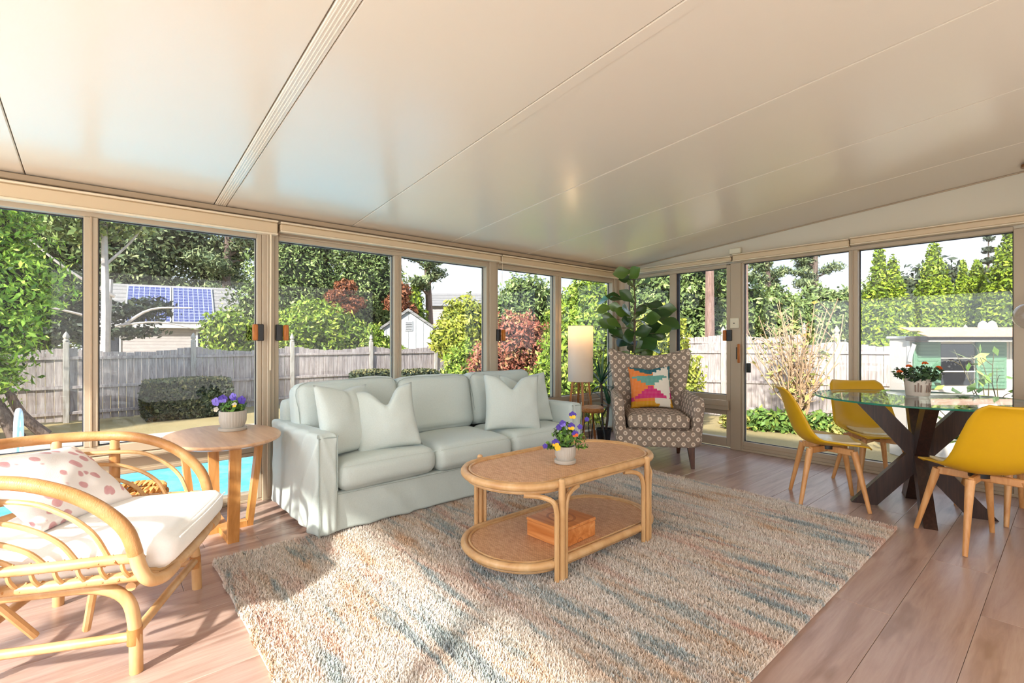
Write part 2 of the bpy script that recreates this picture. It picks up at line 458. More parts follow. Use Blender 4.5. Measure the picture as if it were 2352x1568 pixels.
bar('frame_stile', (XR - .02, 2.43, .02), (XR + .07, 2.478, 1.99), m_alu, w4); bar('frame_stile', (XR - .02, 3.79, .02), (XR + .07, 3.83, 1.99), m_alu, w4)
bar('head_rail', (XR - .02, 2.478, z1), (XR + .07, 3.79, 2.0), m_alu, w4)
bar('sill_rail', (XR - .02, 2.478, .52), (XR + .07, 3.79, z0), m_alu, w4)
bar('sill_nose', (XR - .055, 2.44, .415), (XR - .02, 3.82, .52), m_alu, w4); bar('sill_groove', (XR - .06, 2.44, .46), (XR - .05, 3.82, .468), m_alu_d, w4, .001)
bar('kick_top_rail', (XR - .015, 2.478, .362), (XR + .07, 3.79, .43), m_alu, w4)
bar('kick_bottom_rail', (XR - .015, 2.478, .02), (XR + .07, 3.79, .112), m_alu, w4)
bar('stile', (XR - .025, 3.08, z0), (XR + .07, 3.165, z1), m_alu, w4); bar('stile_dark_bead', (XR + .0, 3.055, z0), (XR + .03, 3.08, z1), m_gasket, w4, .002)  # narrow dark bead along the stile
bar('kick_stile', (XR - .01, 3.10, .112), (XR + .07, 3.16, .362), m_alu, w4)
pane_b(w4, 2.478, 3.08, z0, z1, XR + .03); pane_b(w4, 3.165, 3.79, z0, z1, XR + .045)
bar('kick_pane', (XR + .028, 2.482, .114), (XR + .032, 3.10, .36), m_glass, w4, .0005); bar('kick_pane', (XR + .028, 3.16, .114), (XR + .032, 3.786, .36), m_glass, w4, .0005)
l = bar('latch', (XR - .055, 2.41, 1.165), (XR - .02, 2.462, 1.285), m_blackplastic, w4)
MB().cbox((-.03, .026, -.058), (.01, .062, .058), .006).build('grip', m_grip, l)
d1 = tag(empty('door_1', (XR, .2, 0)), 'wide sliding glass door behind the dining table', None, None, 'structure')
z0, z1 = .10, 1.985
bar('frame_stile', (XR - .02, .20, 0), (XR + .07, .31, 2.0), m_alu, d1); bar('frame_stile', (XR - .02, 2.30, 0), (XR + .07, 2.318, 2.0), m_alu, d1)
bar('head_rail', (XR - .02, .31, z1), (XR + .07, 2.30, 2.02), m_alu, d1)
bar('bottom_rail', (XR - .015, .31, .022), (XR + .07, 2.30, z0), m_alu, d1); bar('track', (XR - .03, .2, 0), (XR + .08, 2.318, .024), m_alu, d1)
bar('bottom_bead', (XR - .022, .31, .055), (XR - .015, 2.30, .062), m_alu_d, d1, .001)
bar('stile', (XR - .02, 1.282, z0), (XR + .07, 1.352, z1), m_alu, d1); bar('stile_bead', (XR - .028, 1.312, z0), (XR - .02, 1.322, z1), m_alu_d, d1, .002)
pane_b(d1, 1.352, 2.30, z0, z1, XR + .025); pane_b(d1, .31, 1.282, z0, z1, XR + .045)
h_ = bar('handle_plate', (XR - .045, 2.325, .97), (XR - .03, 2.362, 1.10), m_blackplastic, d1)
MB().cbox((-.05, -.035, -.10), (-.018, -.012, .10), .006).build('grip', m_grip, h_); MB().cbox((-.02, -.014, -.075), (.0, -.004, .075), .003).build('handle_stem', m_blackplastic, h_)
bar('outside_latch', (XR + .03, 2.245, .83), (XR + .05, 2.29, .93), m_blackplastic, d1)
tag(bar('baseboard_right', (XR - .012, YF, 0), (XR, .2, .09), m_alu), 'beige skirting along the right wall beside the sliding door', None, None, 'structure')

# ---- left wall (glazed, out of view) and the house wall behind the camera
wl = tag(empty('wall_left', (XL, 0, 0)), 'glazed left wall of the sunroom', None, None, 'structure')
bar('lower_panel', (XL - .09, YF, 0), (XL, YB, .45), m_alu, wl)
gpl = MB(); gpl.add([(-.09, YF, 2.0), (-.09, YB, 2.0), (-.09, YB, cz(YB)), (-.09, YF, cz(YF)), (0, YF, 2.0), (0, YB, 2.0), (0, YB, cz(YB)), (0, YF, cz(YF))],
       [(0, 1, 2, 3), (7, 6, 5, 4), (0, 4, 5, 1), (3, 2, 6, 7), (0, 3, 7, 4), (1, 5, 6, 2)]).build('gable_panel', m_gable, wl, smooth=False)
for yy in (YF, .35, 2.0, YB - .08): bar('post', (XL - .09, yy, .45), (XL, yy + .08, 2.0), m_alu, wl)
for i, (a, b) in enumerate(((YF + .08, .35), (.43, 2.0), (2.08, YB - .08))): bar('pane', (XL - .05, a, .45), (XL - .046, b, 2.0), m_glass, wl, .0005)
wf = tag(bar('wall_front', (XL - .09, YF - .1, -.1), (XR + .09, YF, 2.62), m_wallwhite), 'white house wall behind the camera', None, None, 'structure')

# ---- roller blind cassettes
def blind_a(x0, x1, z0, z1, label, cord=None):
    b = tag(empty('roller_blind', ((x0 + x1) / 2, YB - .05, z0)), label, 'blind', 'rolled up blinds along the window heads')
    bar('cassette', (x0, YB - .085, z0 + .008), (x1, YB - .022, z1 - .012), m_valance, b, .008)
    bar('top_lip', (x0, YB - .10, z1 - .012), (x1, YB - .022, z1), m_lip, b, .003); bar('bottom_bar', (x0, YB - .092, z0), (x1, YB - .03, z0 + .014), m_lip, b, .004)
    if cord: MB().tube([rel(b, (cord[0], YB - .08, z0)), rel(b, (cord[0], YB - .06, cord[1]))], cord[2], 6).build('pull_wand', m_lip, b)
    return b
blind_a(-1.6, .995, 1.938, 2.042, 'long beige roller blind cassette above the left window', (.948, .95, .006))
blind_a(1.012, 3.105, 1.966, 2.040, 'beige roller blind cassette above the window behind the sofa')
blind_a(3.118, 5.09, 1.962, 2.042, 'beige roller blind cassette above the window behind the floor lamp', (3.13, 1.62, .002))
def blind_b(y0, y1, z0, z1, label):
    b = tag(empty('roller_blind', (XR - .05, (y0 + y1) / 2, z0)), label, 'blind', 'rolled up blinds along the window heads')
    bar('cassette', (XR - .085, y0, z0 + .008), (XR - .022, y1, z1 - .01), m_valance, b, .008)
    bar('top_lip', (XR - .10, y0, z1 - .01), (XR - .022, y1, z1), m_lip, b, .003); bar('bottom_bar', (XR - .092, y0, z0), (XR - .03, y1, z0 + .012), m_lip, b, .004)
blind_b(2.40, 3.82, 2.012, 2.072, 'beige roller blind cassette above the fig and armchair')
blind_b(1.335, 2.385, 2.008, 2.084, 'beige roller blind cassette above the left door panel')
blind_b(-.6, 1.325, 2.022, 2.092, 'beige roller blind cassette above the right door panel')
tag(bar('junction_box', (XR - .05, 2.315, 2.095), (XR, 2.435, 2.155), m_plasticbox, None, .006), 'small ivory box on the gable panel above the blinds', 'junction box')
sb = tag(empty('wall_switch', (XR - .05, 2.36, 1.355)), 'ivory switch box on the post left of the sliding door', 'switch')
bar('switch_body', (XR - .06, 2.33, 1.30), (XR - .03, 2.42, 1.41), m_plasticbox, sb, .005); bar('toggle', (XR - .068, 2.37, 1.348), (XR - .06, 2.38, 1.36), m_blackplastic, sb, .001)

# ================================================================== garden
GZ = -.70
m_lawn = NT('dry_lawn'); _v = m_lawn.coord('Object')
_c = m_lawn.ramp(m_lawn.noise(_v, .9, 6, .7), [(.30, C(128, 118, 66)), (.5, C(176, 156, 104)), (.70, C(204, 180, 132))])
_c = m_lawn.mix(m_lawn.noise(_v, 60, 3), _c, C(120, 112, 70), 'MULTIPLY'); m_lawn.set(m_lawn.mix(.55, _c, C(190, 168, 120)), .9); m_lawn.bump(m_lawn.noise(_v, 45, 3), .5, .03); m_lawn = m_lawn.m
m_deckstone = flat('pale_pool_paving', C(226, 206, 182), .7, var=.06, scale=3)
m_poolwall = flat('blue_pool_liner', C(70, 190, 232), .4, var=.05)
PX0, PX1, PY0, PY1 = -7.0, 4.2, 4.75, 10.9
lw = tag(empty('lawn', (0, 8, GZ)), 'dry tan lawn between the sunroom and the fences', None, None, 'structure')
for lo, hi in (((-60, -60, -1.0), (XL - .3, 100, GZ)), ((XL - .3, PY1, -1.0), (PX1, 100, GZ)), ((PX1, -60, -1.0), (110, 100, GZ)), ((XL - .3, -60, -1.0), (PX1, PY0, GZ))):
    if lo[0] == -60: hi = (-7.0, 100, GZ)
    if lo[0] == XL - .3: lo = (-7.0, lo[1], lo[2])
    bar('turf', lo, hi, m_lawn, lw, .001)
pl = tag(empty('swimming_pool', (-1, 8, GZ)), 'bright blue swimming pool with pale paving beyond the left window', 'pool')
bar('coping', (PX0, PY1, GZ - .1), (PX1 + .5, PY1 + 1.05, GZ + .03), m_deckstone, pl, .02); bar('coping', (PX0, PY0 - .9, GZ - .1), (PX1 + .5, PY0, GZ + .03), m_deckstone, pl, .02)
bar('coping', (PX1, PY0, GZ - .1), (PX1 + .5, PY1, GZ + .03), m_deckstone, pl, .02)
bar('basin_floor', (PX0, PY0, -2.3), (PX1, PY1, -2.2), m_poolwall, pl); bar('basin_wall', (PX0, PY1 - .02, -2.2), (PX1, PY1 + .0, GZ - .02), m_poolwall, pl, .001)
bar('basin_wall', (PX1 - .02, PY0, -2.2), (PX1, PY1, GZ - .02), m_poolwall, pl, .001); bar('basin_wall', (PX0, PY0, -2.2), (PX1, PY0 + .02, GZ - .02), m_poolwall, pl, .001)
bar('basin_wall', (PX0, PY0, -2.2), (PX0 + .02, PY1, GZ - .02), m_poolwall, pl, .001)
tw = NT('pool_water'); tw.set(C(110, 212, 244), .06, spec=.5)
_v = tw.coord('Object', (1, 1, 1)); tw.bump(tw.noise(_v, 3.5, 3, .5, .4), .25, .05)
_c = tw.ramp(tw.noise(_v, 2.4, 4, .6, .8), [(.35, C(96, 204, 240)), (.65, C(140, 224, 248))]); tw.l(_c, tw.p.inputs['Base Color']); m_water = tw.m
bar('water', (PX0 + .02, PY0 + .02, -2.2), (PX1 - .02, PY1 - .02, GZ - .10), m_water, pl, .001)
m_whitemetal = flat('white_metal', C(232, 236, 244), .25, var=.02)
hr = tag(empty('pool_handrail', (-1.22, 10.95, GZ)), 'white tubular pool handrail at the left window edge', 'handrail')
for dx in (-.25, .25):
    MB().tube(spline([(dx, -.4, -.1), (dx, -.4, .55), (dx, -.15, .78), (dx, .15, .6), (dx, .2, .03)], 8), .035, 10).build('rail', m_whitemetal, hr)

# ---- foliage
def leaves(pts, nrm, size, rng, aspect=.5, droop=.0, spread=.9, var=.35):
    n = len(pts)
    N = nrm + rng.normal(size=(n, 3)) * spread; N /= np.linalg.norm(N, axis=1)[:, None] + 1e-9
    T = rng.normal(size=(n, 3)); T[:, 2] -= droop; T -= N * (T * N).sum(1)[:, None]; T /= np.linalg.norm(T, axis=1)[:, None] + 1e-9
    Bv = np.cross(N, T); s = (size * (1 + var * rng.normal(size=n)).clip(.4, 2))[:, None]
    return np.stack([pts - T * s, pts + Bv * s * aspect - T * s * .1, pts + T * s, pts - Bv * s * aspect - T * s * .1], 1)
def cloud(blobs, n, rng, shell=.22, clump=.28, cf=2.2):
    b = np.array(blobs, float); A = (b[:, 3] * b[:, 4] + b[:, 4] * b[:, 5] + b[:, 3] * b[:, 5]); k = rng.choice(len(b), n, p=A / A.sum())
    d = rng.normal(size=(n, 3)); d /= np.linalg.norm(d, axis=1)[:, None]
    ph = rng.uniform(0, 6, 6)
    q = d * cf * 2
    lump = (np.sin(q[:, 0] * 1.7 + ph[0] + k) * np.sin(q[:, 1] * 1.9 + ph[1] + 2 * k) + np.sin(q[:, 2] * 2.3 + ph[2] + 3 * k) * np.sin(q[:, 0] * 2.9 + q[:, 1] * 2.1 + ph[3])) * .5
    r = 1 + clump * lump - np.abs(rng.normal(size=n)) * shell
    p = b[k, :3] + d * b[k, 3:6] * r[:, None]
    nn = d / b[k, 3:6]; nn /= np.linalg.norm(nn, axis=1)[:, None]
    rn = np.clip(.5 + .22 * rng.normal(size=n) + .22 * lump, 0, 1)
    return p, nn, rn
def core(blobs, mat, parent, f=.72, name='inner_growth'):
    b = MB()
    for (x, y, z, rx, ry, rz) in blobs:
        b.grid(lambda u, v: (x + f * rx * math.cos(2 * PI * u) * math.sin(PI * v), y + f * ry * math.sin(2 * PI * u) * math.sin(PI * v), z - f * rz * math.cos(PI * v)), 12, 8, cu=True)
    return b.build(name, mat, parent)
m_bark = wood('grey_brown_bark', C(84, 70, 62), C(116, 98, 88), C(146, 128, 116), 2, 3, .9)
m_barkred = wood('reddish_pine_bark', C(112, 86, 76), C(150, 120, 108), C(178, 150, 138), 2, 3, .9)
m_birch = flat('pale_birch_bark', C(196, 186, 180), .8, var=.25, scale=8)
G = {
 'thuja': leafmat('bright_thuja_leaf', [(0, C(44, 66, 22)), (.45, C(96, 126, 36)), (.75, C(142, 168, 52)), (1, C(186, 196, 84))], k=1.35),
 'arbor': leafmat('arborvitae_leaf', [(0, C(52, 76, 18)), (.4, C(112, 138, 24)), (.7, C(150, 172, 34)), (1, C(182, 196, 62))], k=.85),
 'dark': leafmat('dark_conifer_leaf', [(0, C(20, 28, 20)), (.5, C(44, 56, 40)), (1, C(84, 94, 68))]),
 'oak': leafmat('olive_tree_leaf', [(0, C(44, 58, 30)), (.45, C(84, 102, 52)), (.75, C(118, 134, 76)), (1, C(166, 176, 112))], k=1.45),
 'pine': leafmat('grey_green_pine_needle', [(0, C(40, 52, 36)), (.5, C(82, 96, 62)), (1, C(140, 146, 100))], k=1.45),
 'yellow': leafmat('yellow_green_leaf', [(0, C(80, 92, 26)), (.4, C(142, 152, 44)), (.7, C(186, 186, 66)), (1, C(220, 210, 110))], k=.85),
 'lime': leafmat('lime_shrub_leaf', [(0, C(60, 84, 20)), (.45, C(118, 146, 40)), (.75, C(160, 180, 56)), (1, C(204, 208, 104))], k=.85),
 'red': leafmat('red_maple_leaf', [(0, C(90, 44, 36)), (.4, C(150, 84, 66)), (.7, C(178, 106, 84)), (1, C(170, 150, 90))], k=1.0),
 'rust': leafmat('rust_leaf', [(0, C(96, 48, 30)), (.5, C(156, 86, 52)), (1, C(186, 124, 80))], k=.75),
 'hedge': leafmat('clipped_hedge_leaf', [(0, C(28, 34, 22)), (.5, C(58, 66, 42)), (.8, C(96, 100, 62)), (1, C(138, 128, 84))]),
 'ground': leafmat('yellowing_ground_leaf', [(0, C(70, 80, 40)), (.5, C(136, 138, 70)), (1, C(206, 182, 92))]),
 'fore': leafmat('fresh_rose_leaf', [(0, C(62, 92, 34)), (.6, C(112, 146, 60)), (1, C(178, 188, 90))], k=.85),
}
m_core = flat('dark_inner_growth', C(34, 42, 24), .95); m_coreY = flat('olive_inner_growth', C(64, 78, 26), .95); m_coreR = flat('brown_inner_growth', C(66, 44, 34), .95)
def plant(name, label, cat, loc, blobs, n, size, mat, seed, group=None, trunk=None, tmat=None, coremat='d', aspect=.5, spread=.9, shell=.22, clump=.28, droop=0, cf=.72):
    t = tag(empty(name, loc), label, cat, group); rng = np.random.default_rng(seed)
    p, nn, rn = cloud(blobs, n, rng, shell, clump)
    tag(link('foliage', polys('foliage', leaves(p, nn, size, rng, aspect, droop, spread), rn), G[mat], t), kind='stuff')
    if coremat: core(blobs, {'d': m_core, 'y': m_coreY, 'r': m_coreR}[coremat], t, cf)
    for tr in (trunk or []):
        MB().tube(spline(tr[0], 4), [tr[1] + (tr[2] - tr[1]) * i / (4 * (len(tr[0]) - 1)) for i in range(4 * (len(tr[0]) - 1) + 1)], 8).build('trunk' if tr is trunk[0] else 'branch', tmat or m_bark, t)
    return t
def cone(h, r, n=7, z0=0):
    return [(0, 0, z0 + h * (i + .5) / n * .95, r * (1 - (i / n) ** 1.7) * .92 + .03, r * (1 - (i / n) ** 1.7) * .92 + .03, h / n * .9) for i in range(n)]

# left garden, through the long wall
plant('thuja_tree', 'feathery yellow green thuja leaning over the fence at far left', 'tree', (-1.75, 13.3, GZ),
      [(.0, 0, 3.9, .9, .8, 1.1), (.2, 0, 2.9, 1.1, .9, .9), (-.1, 0, 2.0, 1.0, .9, .8), (-.2, .1, 1.15, .85, .8, .55), (-.6, .1, .55, .7, .5, .4), (.1, 0, 4.9, .7, .7, .9)], 26000, .06, 'thuja', 1,
      trunk=[([(.55, -.1, 0), (.35, 0, .5), (.1, .05, 1.3), (0, 0, 4)], .13, .05), ([(.95, -.05, .0), (.6, 0, .45), (.35, .05, 1.1)], .11, .06)], coremat='d', aspect=.35, shell=.3, clump=.42, cf=.6)
plant('dark_pine_tree', 'dark sprawling conifer with bare grey branches left of the solar house', 'tree', (.2, 22.6, GZ),
      [(-2.3, 0, 2.9, 1.2, 1, .8), (-.9, 0, 3.3, 1.0, 1, .6), (.7, 0, 2.9, 1.1, .9, .45), (-1.4, 0, 2.2, 1.5, 1, .6), (.6, 0, 2.2, 1.0, .8, .25), (1.3, 0, 3.2, .7, .6, .3), (-1.6, 0, 4.2, .9, .7, .4)], 11000, .075, 'dark', 2,
      trunk=[([(0, -.9, 0), (0, -1, 2), (.1, -.9, 4)], .12, .06), ([(.4, -1.1, 2.4), (1.2, -1.3, 3.0), (2.4, -1.3, 3.1)], .06, .02), ([(.2, -1.1, 3.4), (-1.0, -1.3, 4.2), (-2.2, -1.3, 5.4)], .06, .02),
             ([(-.2, -1.1, 2.6), (-1.2, -1.3, 2.9), (-2.6, -1.3, 3.2)], .05, .015), ([(.2, -1.1, 2.4), (1.4, -1.3, 2.55), (2.6, -1.2, 2.3)], .04, .015)], tmat=m_birch, shell=.4, clump=.45, coremat=None)
plant('birch_tree', 'slim pale birch trunk in front of the dark conifer', 'tree', (.12, 21.2, GZ), [(0, .2, 6.3, 1.7, 1.3, .9), (-.8, .2, 5.6, 1.0, 1, .6)], 5000, .09, 'oak', 3,
      trunk=[([(0, 0, 0), (.03, 0, 3), (-.02, 0, 6.5)], .14, .08), ([(0, 0, 4.4), (.7, .1, 5.3), (1.2, .1, 6.2)], .05, .02)], tmat=m_birch, coremat=None, shell=.5)
bt = [  # name, label, loc, blobs, n, size, mat
 ('far_tree', 'hazy tree mass behind the far left window', (-3.5, 36, GZ), [(0, 0, 7.4, 4.2, 2.5, 3.4), (-4, 0, 6, 4, 2.5, 3.6), (3.2, 1, 8.2, 3.0, 2.4, 2.6), (0, 0, 3.5, 5, 2, 3)], 30000, .14, 'oak'),
 ('far_tree', 'tall loose tree rising behind the solar roof', (3.2, 36, GZ), [(0, 0, 8.6, 2.6, 2, 2.2), (2.4, 0, 7.0, 2.0, 2, 1.9), (-1.5, 0, 6.4, 2.6, 2, 2.2), (1, 0, 3.6, 4.5, 2, 2.4)], 20000, .13, 'pine'),
 ('oak_tree', 'big dark green tree filling the window behind the sofa left end', (6.6, 22.0, GZ), [(0, 0, 4.6, 2.2, 1.5, 1.8), (-.8, 0, 3.2, 2.0, 1.4, 1.6), (1.2, 0, 3.1, 1.9, 1.4, 1.7), (.3, 0, 6.1, 1.8, 1.2, 1.2), (0, 0, 1.6, 2.6, 1.2, 1.4)], 30000, .07, 'oak'),
 ('oak_tree', 'second dark green tree behind the white garden shed', (9.7, 21.8, GZ), [(0, 0, 4.4, 2.0, 1.5, 1.7), (-.8, 0, 3.0, 1.8, 1.4, 1.5), (.9, .5, 3.2, 1.6, 1.2, 1.7), (-.2, 0, 5.9, 1.6, 1.2, 1.1), (0, 0, 1.5, 2.2, 1.2, 1.3)], 28000, .07, 'oak'),
 ('rust_tree', 'rust coloured tree top among the dark green trees', (7.75, 19.9, GZ), [(.1, 0, 4.1, .5, .5, .35), (-.35, 0, 3.7, .45, .5, .3), (.45, 0, 3.5, .5, .5, .3), (.0, 0, 3.2, .6, .5, .25)], 3200, .065, 'rust'),
 ('rust_tree', 'rust coloured tree beside the pine trunk', (10.0, 19.15, GZ), [(0, 0, 4.0, .45, .5, .4), (-.25, 0, 3.5, .5, .5, .4), (.25, 0, 3.1, .5, .5, .5)], 3000, .065, 'rust'),
 ('shrub', 'yellow green shrub hanging over the fence left of the shed', (5.7, 16.6, GZ), [(-.7, 0, 2.1, .8, .7, .7), (.3, 0, 2.3, .8, .7, .8), (.9, 0, 2.0, .7, .7, .7), (0, 0, 1.4, 1.6, .7, .7)], 9000, .07, 'lime'),
 ('shrub', 'wispy light green shrub in front of the shed wall', (7.6, 16.0, GZ), [(0, 0, 1.6, .75, .4, .5), (-.3, 0, 1.9, .4, .3, .6), (.5, 0, 1.4, .5, .4, .4)], 4000, .06, 'lime'),
 ('young_cypress', 'bright green young conifer right of the shed gable', (11.45, 20.45, GZ), cone(5.0, .95, 7), 6000, .08, 'arbor'),
 ('rose_shrub', 'yellow green flowering shrub over the fence below the solar roof', (3.7, 17.6, GZ), [(-.6, 0, 2.2, .8, .6, .7), (.5, 0, 2.0, .9, .6, .7), (1.4, 0, 2.2, .9, .6, .8), (.2, 0, 1.5, 1.7, .6, .6), (2.0, 0, 2.6, .8, .6, .8)], 9000, .07, 'lime'),
 ('rhododendron', 'large yellow green rhododendron right of the shed', (8.35, 11.9, GZ), [(0, 0, 2.35, .85, .7, .8), (-.5, 0, 1.9, .6, .6, .6), (.4, 0, 1.7, .7, .6, .7)], 9000, .075, 'yellow'),
 ('round_bush', 'bright green rounded bush behind the sofa back', (7.55, 10.7, GZ), [(0, 0, 1.05, .72, .65, .8), (.45, 0, .8, .6, .6, .75), (-.3, 0, .6, .6, .6, .6)], 8000, .055, 'lime'),
 ('distant_tree', 'hazy green tree behind the red maple', (15.8, 17.4, GZ), [(0, 0, 3.6, 1.5, 1.2, 1.6), (-1.2, 0, 2.8, 1.2, 1, 1.3), (1.4, 0, 3.2, 1.4, 1, 1.6), (.4, 0, 2.0, 2.2, 1, 1.4)], 14000, .10, 'oak'),
 ('distant_tree', 'pale green tree behind the floor lamp window', (16.9, 14.4, GZ), [(0, 0, 3.4, 1.5, 1.2, 1.4), (-.9, .3, 2.6, 1.3, 1, 1.3), (1.1, 0, 2.7, 1.3, 1, 1.4)], 12000, .10, 'lime'),
 ('red_maple', 'red leaved Japanese maple outside the right window of the long wall', (7.15, 8.35, GZ), [(0, 0, 1.75, .72, .6, .75), (-.4, .2, 1.25, .6, .6, .7), (.4, -.1, 1.6, .6, .5, .85), (-.1, 0, .8, .7, .6, .7)], 12000, .045, 'red'),
 ('rhododendron', 'broad light green rhododendron behind the floor lamp', (7.5, 6.75, GZ), [(-.1, 0, 1.55, .75, .7, .85), (.45, -.1, 1.9, .7, .7, .75), (-.3, .1, .9, .8, .7, .8), (.5, 0, .9, .8, .7, .8)], 14000, .055, 'lime'),
 ('rhododendron', 'yellow green rhododendron behind the fiddle leaf fig', (8.9, 5.75, GZ), [(0, 0, 1.75, .7, .65, .8), (-.35, .2, 1.2, .7, .7, .8), (.3, -.2, 1.0, .65, .6, .8)], 11000, .055, 'yellow'),
 # through the gable end
 ('distant_tree', 'tall mixed tree behind the fig leaves', (19.6, 13.0, GZ), [(0, 0, 4.2, 1.6, 1.3, 1.6), (-.6, 0, 3.0, 1.5, 1.2, 1.4), (.8, 0, 2.6, 1.4, 1.1, 1.5)], 12000, .11, 'oak'),
 ('distant_tree', 'dense olive tree behind the window next to the door', (21.2, 11.0, GZ), [(0, 0, 4.3, 1.7, 1.5, 1.5), (.9, -.9, 3.4, 1.5, 1.3, 1.5), (-.6, .8, 3.0, 1.5, 1.2, 1.5), (.5, 0, 2.2, 2.0, 1.5, 1.4)], 15000, .11, 'oak'),
 ('distant_tree', 'low dark green tree left of the door view', (25.3, 10.2, GZ), [(0, 0, 3.2, 1.8, 1.6, 1.5), (-1.0, 1.1, 2.8, 1.4, 1.2, 1.4), (.6, -.8, 2.4, 1.7, 1.4, 1.6)], 11000, .12, 'oak'),
 ('distant_tree', 'rounded olive tree in the middle of the door view', (27.6, 8.6, GZ), [(0, 0, 3.1, 1.9, 1.8, 1.5), (.5, -1.6, 3.2, 1.6, 1.6, 1.4), (0, .5, 2.0, 2.0, 1.6, 1.3)], 12000, .12, 'oak'),
 ('distant_tree', 'low tree line left of the tall arborvitae', (33, 6.6, GZ), [(0, 0, 3.4, 2.2, 2.0, 1.6), (.4, -2.2, 3.8, 2, 2, 1.8), (.8, -4.2, 3.6, 2, 2, 1.8)], 12000, .15, 'oak'),
 ('distant_tree', 'dark grey tree between two arborvitae', (27.5, 4.6, GZ), [(0, 0, 3.2, 1.2, 1.1, 1.9), (.2, -.9, 3.6, 1.1, 1.0, 1.7), (0, -.5, 2.2, 1.4, 1.4, 1.8)], 8000, .12, 'dark'),
]
for i, (nm, lb, loc, bl, n, s, mt) in enumerate(bt):
    plant(nm, lb, 'bush' if nm in ('shrub', 'round_bush', 'rose_shrub', 'rhododendron') else 'tree', loc, bl, n, s, mt, 20 + i, coremat='r' if mt in ('red', 'rust') else ('y' if mt in ('lime', 'yellow', 'arbor') else 'd'),
          trunk=[([(0, 0, 0), (.05, .05, bl[0][2] * .5), (0, 0, bl[0][2])], .09, .04)], aspect=.42)
# tall pines: bare trunks with tufted crowns
def pine(label, loc, h, r, seed, tufts, tm=m_barkred, lean=.0, rr=.9, n=500, z_lo=.55):
    rng = np.random.default_rng(seed); bl = []; tr = [([(0, 0, 0), (lean * .4, 0, h * .5), (lean, 0, h)], r, r * .45)]
    for k in range(tufts):
        z = h * (z_lo + (1 - z_lo) * (k + .5) / tufts); a = rng.uniform(0, 2 * PI); L = rr * (1.25 - .7 * (z / h)) * rng.uniform(.5, 1.25)
        bx, by = math.cos(a) * L, math.sin(a) * L; cx = lean * z / h
        bl.append((cx + bx, by, z + .15 * rr, .42 * rr, .42 * rr, .2 * rr)); bl.append((cx + bx * .5, by * .5, z, .34 * rr, .34 * rr, .16 * rr))
        tr.append(([(cx, 0, z - .25 * rr), (cx + bx * .5, by * .5, z - .1 * rr), (cx + bx, by, z + .1 * rr)], r * .3, r * .1))
    return plant('pine_tree', label, 'tree', loc, bl, n * tufts, .10 * rr ** .5, 'pine', seed, 'tall pines around the garden', trunk=tr, tmat=tm, coremat=None, shell=.45, clump=.3, aspect=.25)
pine('tall grey pine with open crown right of the solar roof', (5.9, 34.5, GZ), 10.8, .32, 61, 17, m_bark, .3, 2.2, 700, .36)
pine('reddish bare pine trunk rising beside the grey roof', (12.6, 20.9, GZ), 8.5, .22, 62, 9, m_barkred, -.5, 1.3, 600, .5)
pine('thick pale pine trunk behind the window next to the door', (17.3, 8.9, GZ), 9, .21, 63, 7, m_barkred, 0, 1.2, 400, .62)
pine('pine trunk at the left edge of the sliding door', (18.3, 8.05, GZ), 9, .15, 64, 7, m_barkred, 0, 1.1, 400, .62)
pine('pine with leaning trunk in the left door view', (29.9, 11.6, GZ), 7.6, .22, 65, 9, m_bark, -.8, 1.5, 600, .66)
pine('pine with layered crown in the middle of the door view', (31.6, 9.9, GZ), 8.0, .24, 66, 12, m_bark, .1, 1.4, 600, .52)
pine('pine trunk behind the fiddle leaf fig', (20.5, 13.6, GZ), 8.5, .2, 67, 8, m_barkred, .2, 1.2, 500, .55)

# arborvitae row
def arbor(label, loc, h, r, seed, tops=((0, 0, 0),)):
    bl = []
    for dx, dy, dh in tops: bl += [(b[0] + dx, b[1] + dy, b[2], *b[3:]) for b in cone(h - dh, r * (1 if len(tops) == 1 else .8), 9)]
    return plant('arborvitae', label, 'tree', loc, bl, int(17000 * len(tops) ** .5), .05, 'arbor', seed, 'arborvitae row behind the playhouse', coremat='y', aspect=.45, clump=.18, shell=.12, trunk=[([(0, 0, 0), (0, 0, h * .5), (0, 0, h * .9)], .1, .03)])
arbor('double topped arborvitae, leftmost of the row behind the fence', (17.3, 3.62, GZ), 4.65, .95, 81, ((-.1, .12, 0), (.12, -.17, .3)))
arbor('tall single arborvitae in the middle of the right door panel', (19.05, 2.8, GZ), 4.9, .92, 82)
arbor('slim dark arborvitae half hidden behind its neighbour', (23.1, 2.62, GZ), 4.75, .52, 83)
arbor('shorter arborvitae in front of the slim dark one', (20.7, 2.02, GZ), 4.4, .72, 84)
arbor('tallest arborvitae at the right edge of the door', (19.4, 1.2, GZ), 5.4, 1.0, 85)
plant('sparse_conifer', 'thin open conifer top between the right arborvitae', 'tree', (24.6, 2.1, GZ), [(0, 0, 3.6 + .4 * k, .5 - .07 * k, .5 - .07 * k, .12) for k in range(6)], 1500, .08, 'dark', 90, coremat=None, trunk=[([(0, 0, 0), (0, 0, 3), (0, 0, 6)], .1, .01)], shell=.5)
plant('round_hedge', 'low rounded green hedge behind the playhouse roof', 'hedge', (13.6, -.6, GZ), [(0, 0, 1.6, .8, .9, .75), (-.5, .9, 1.5, .7, .9, .6), (.4, -.9, 1.5, .8, .9, .65)], 8000, .06, 'arbor', 91, coremat='y')

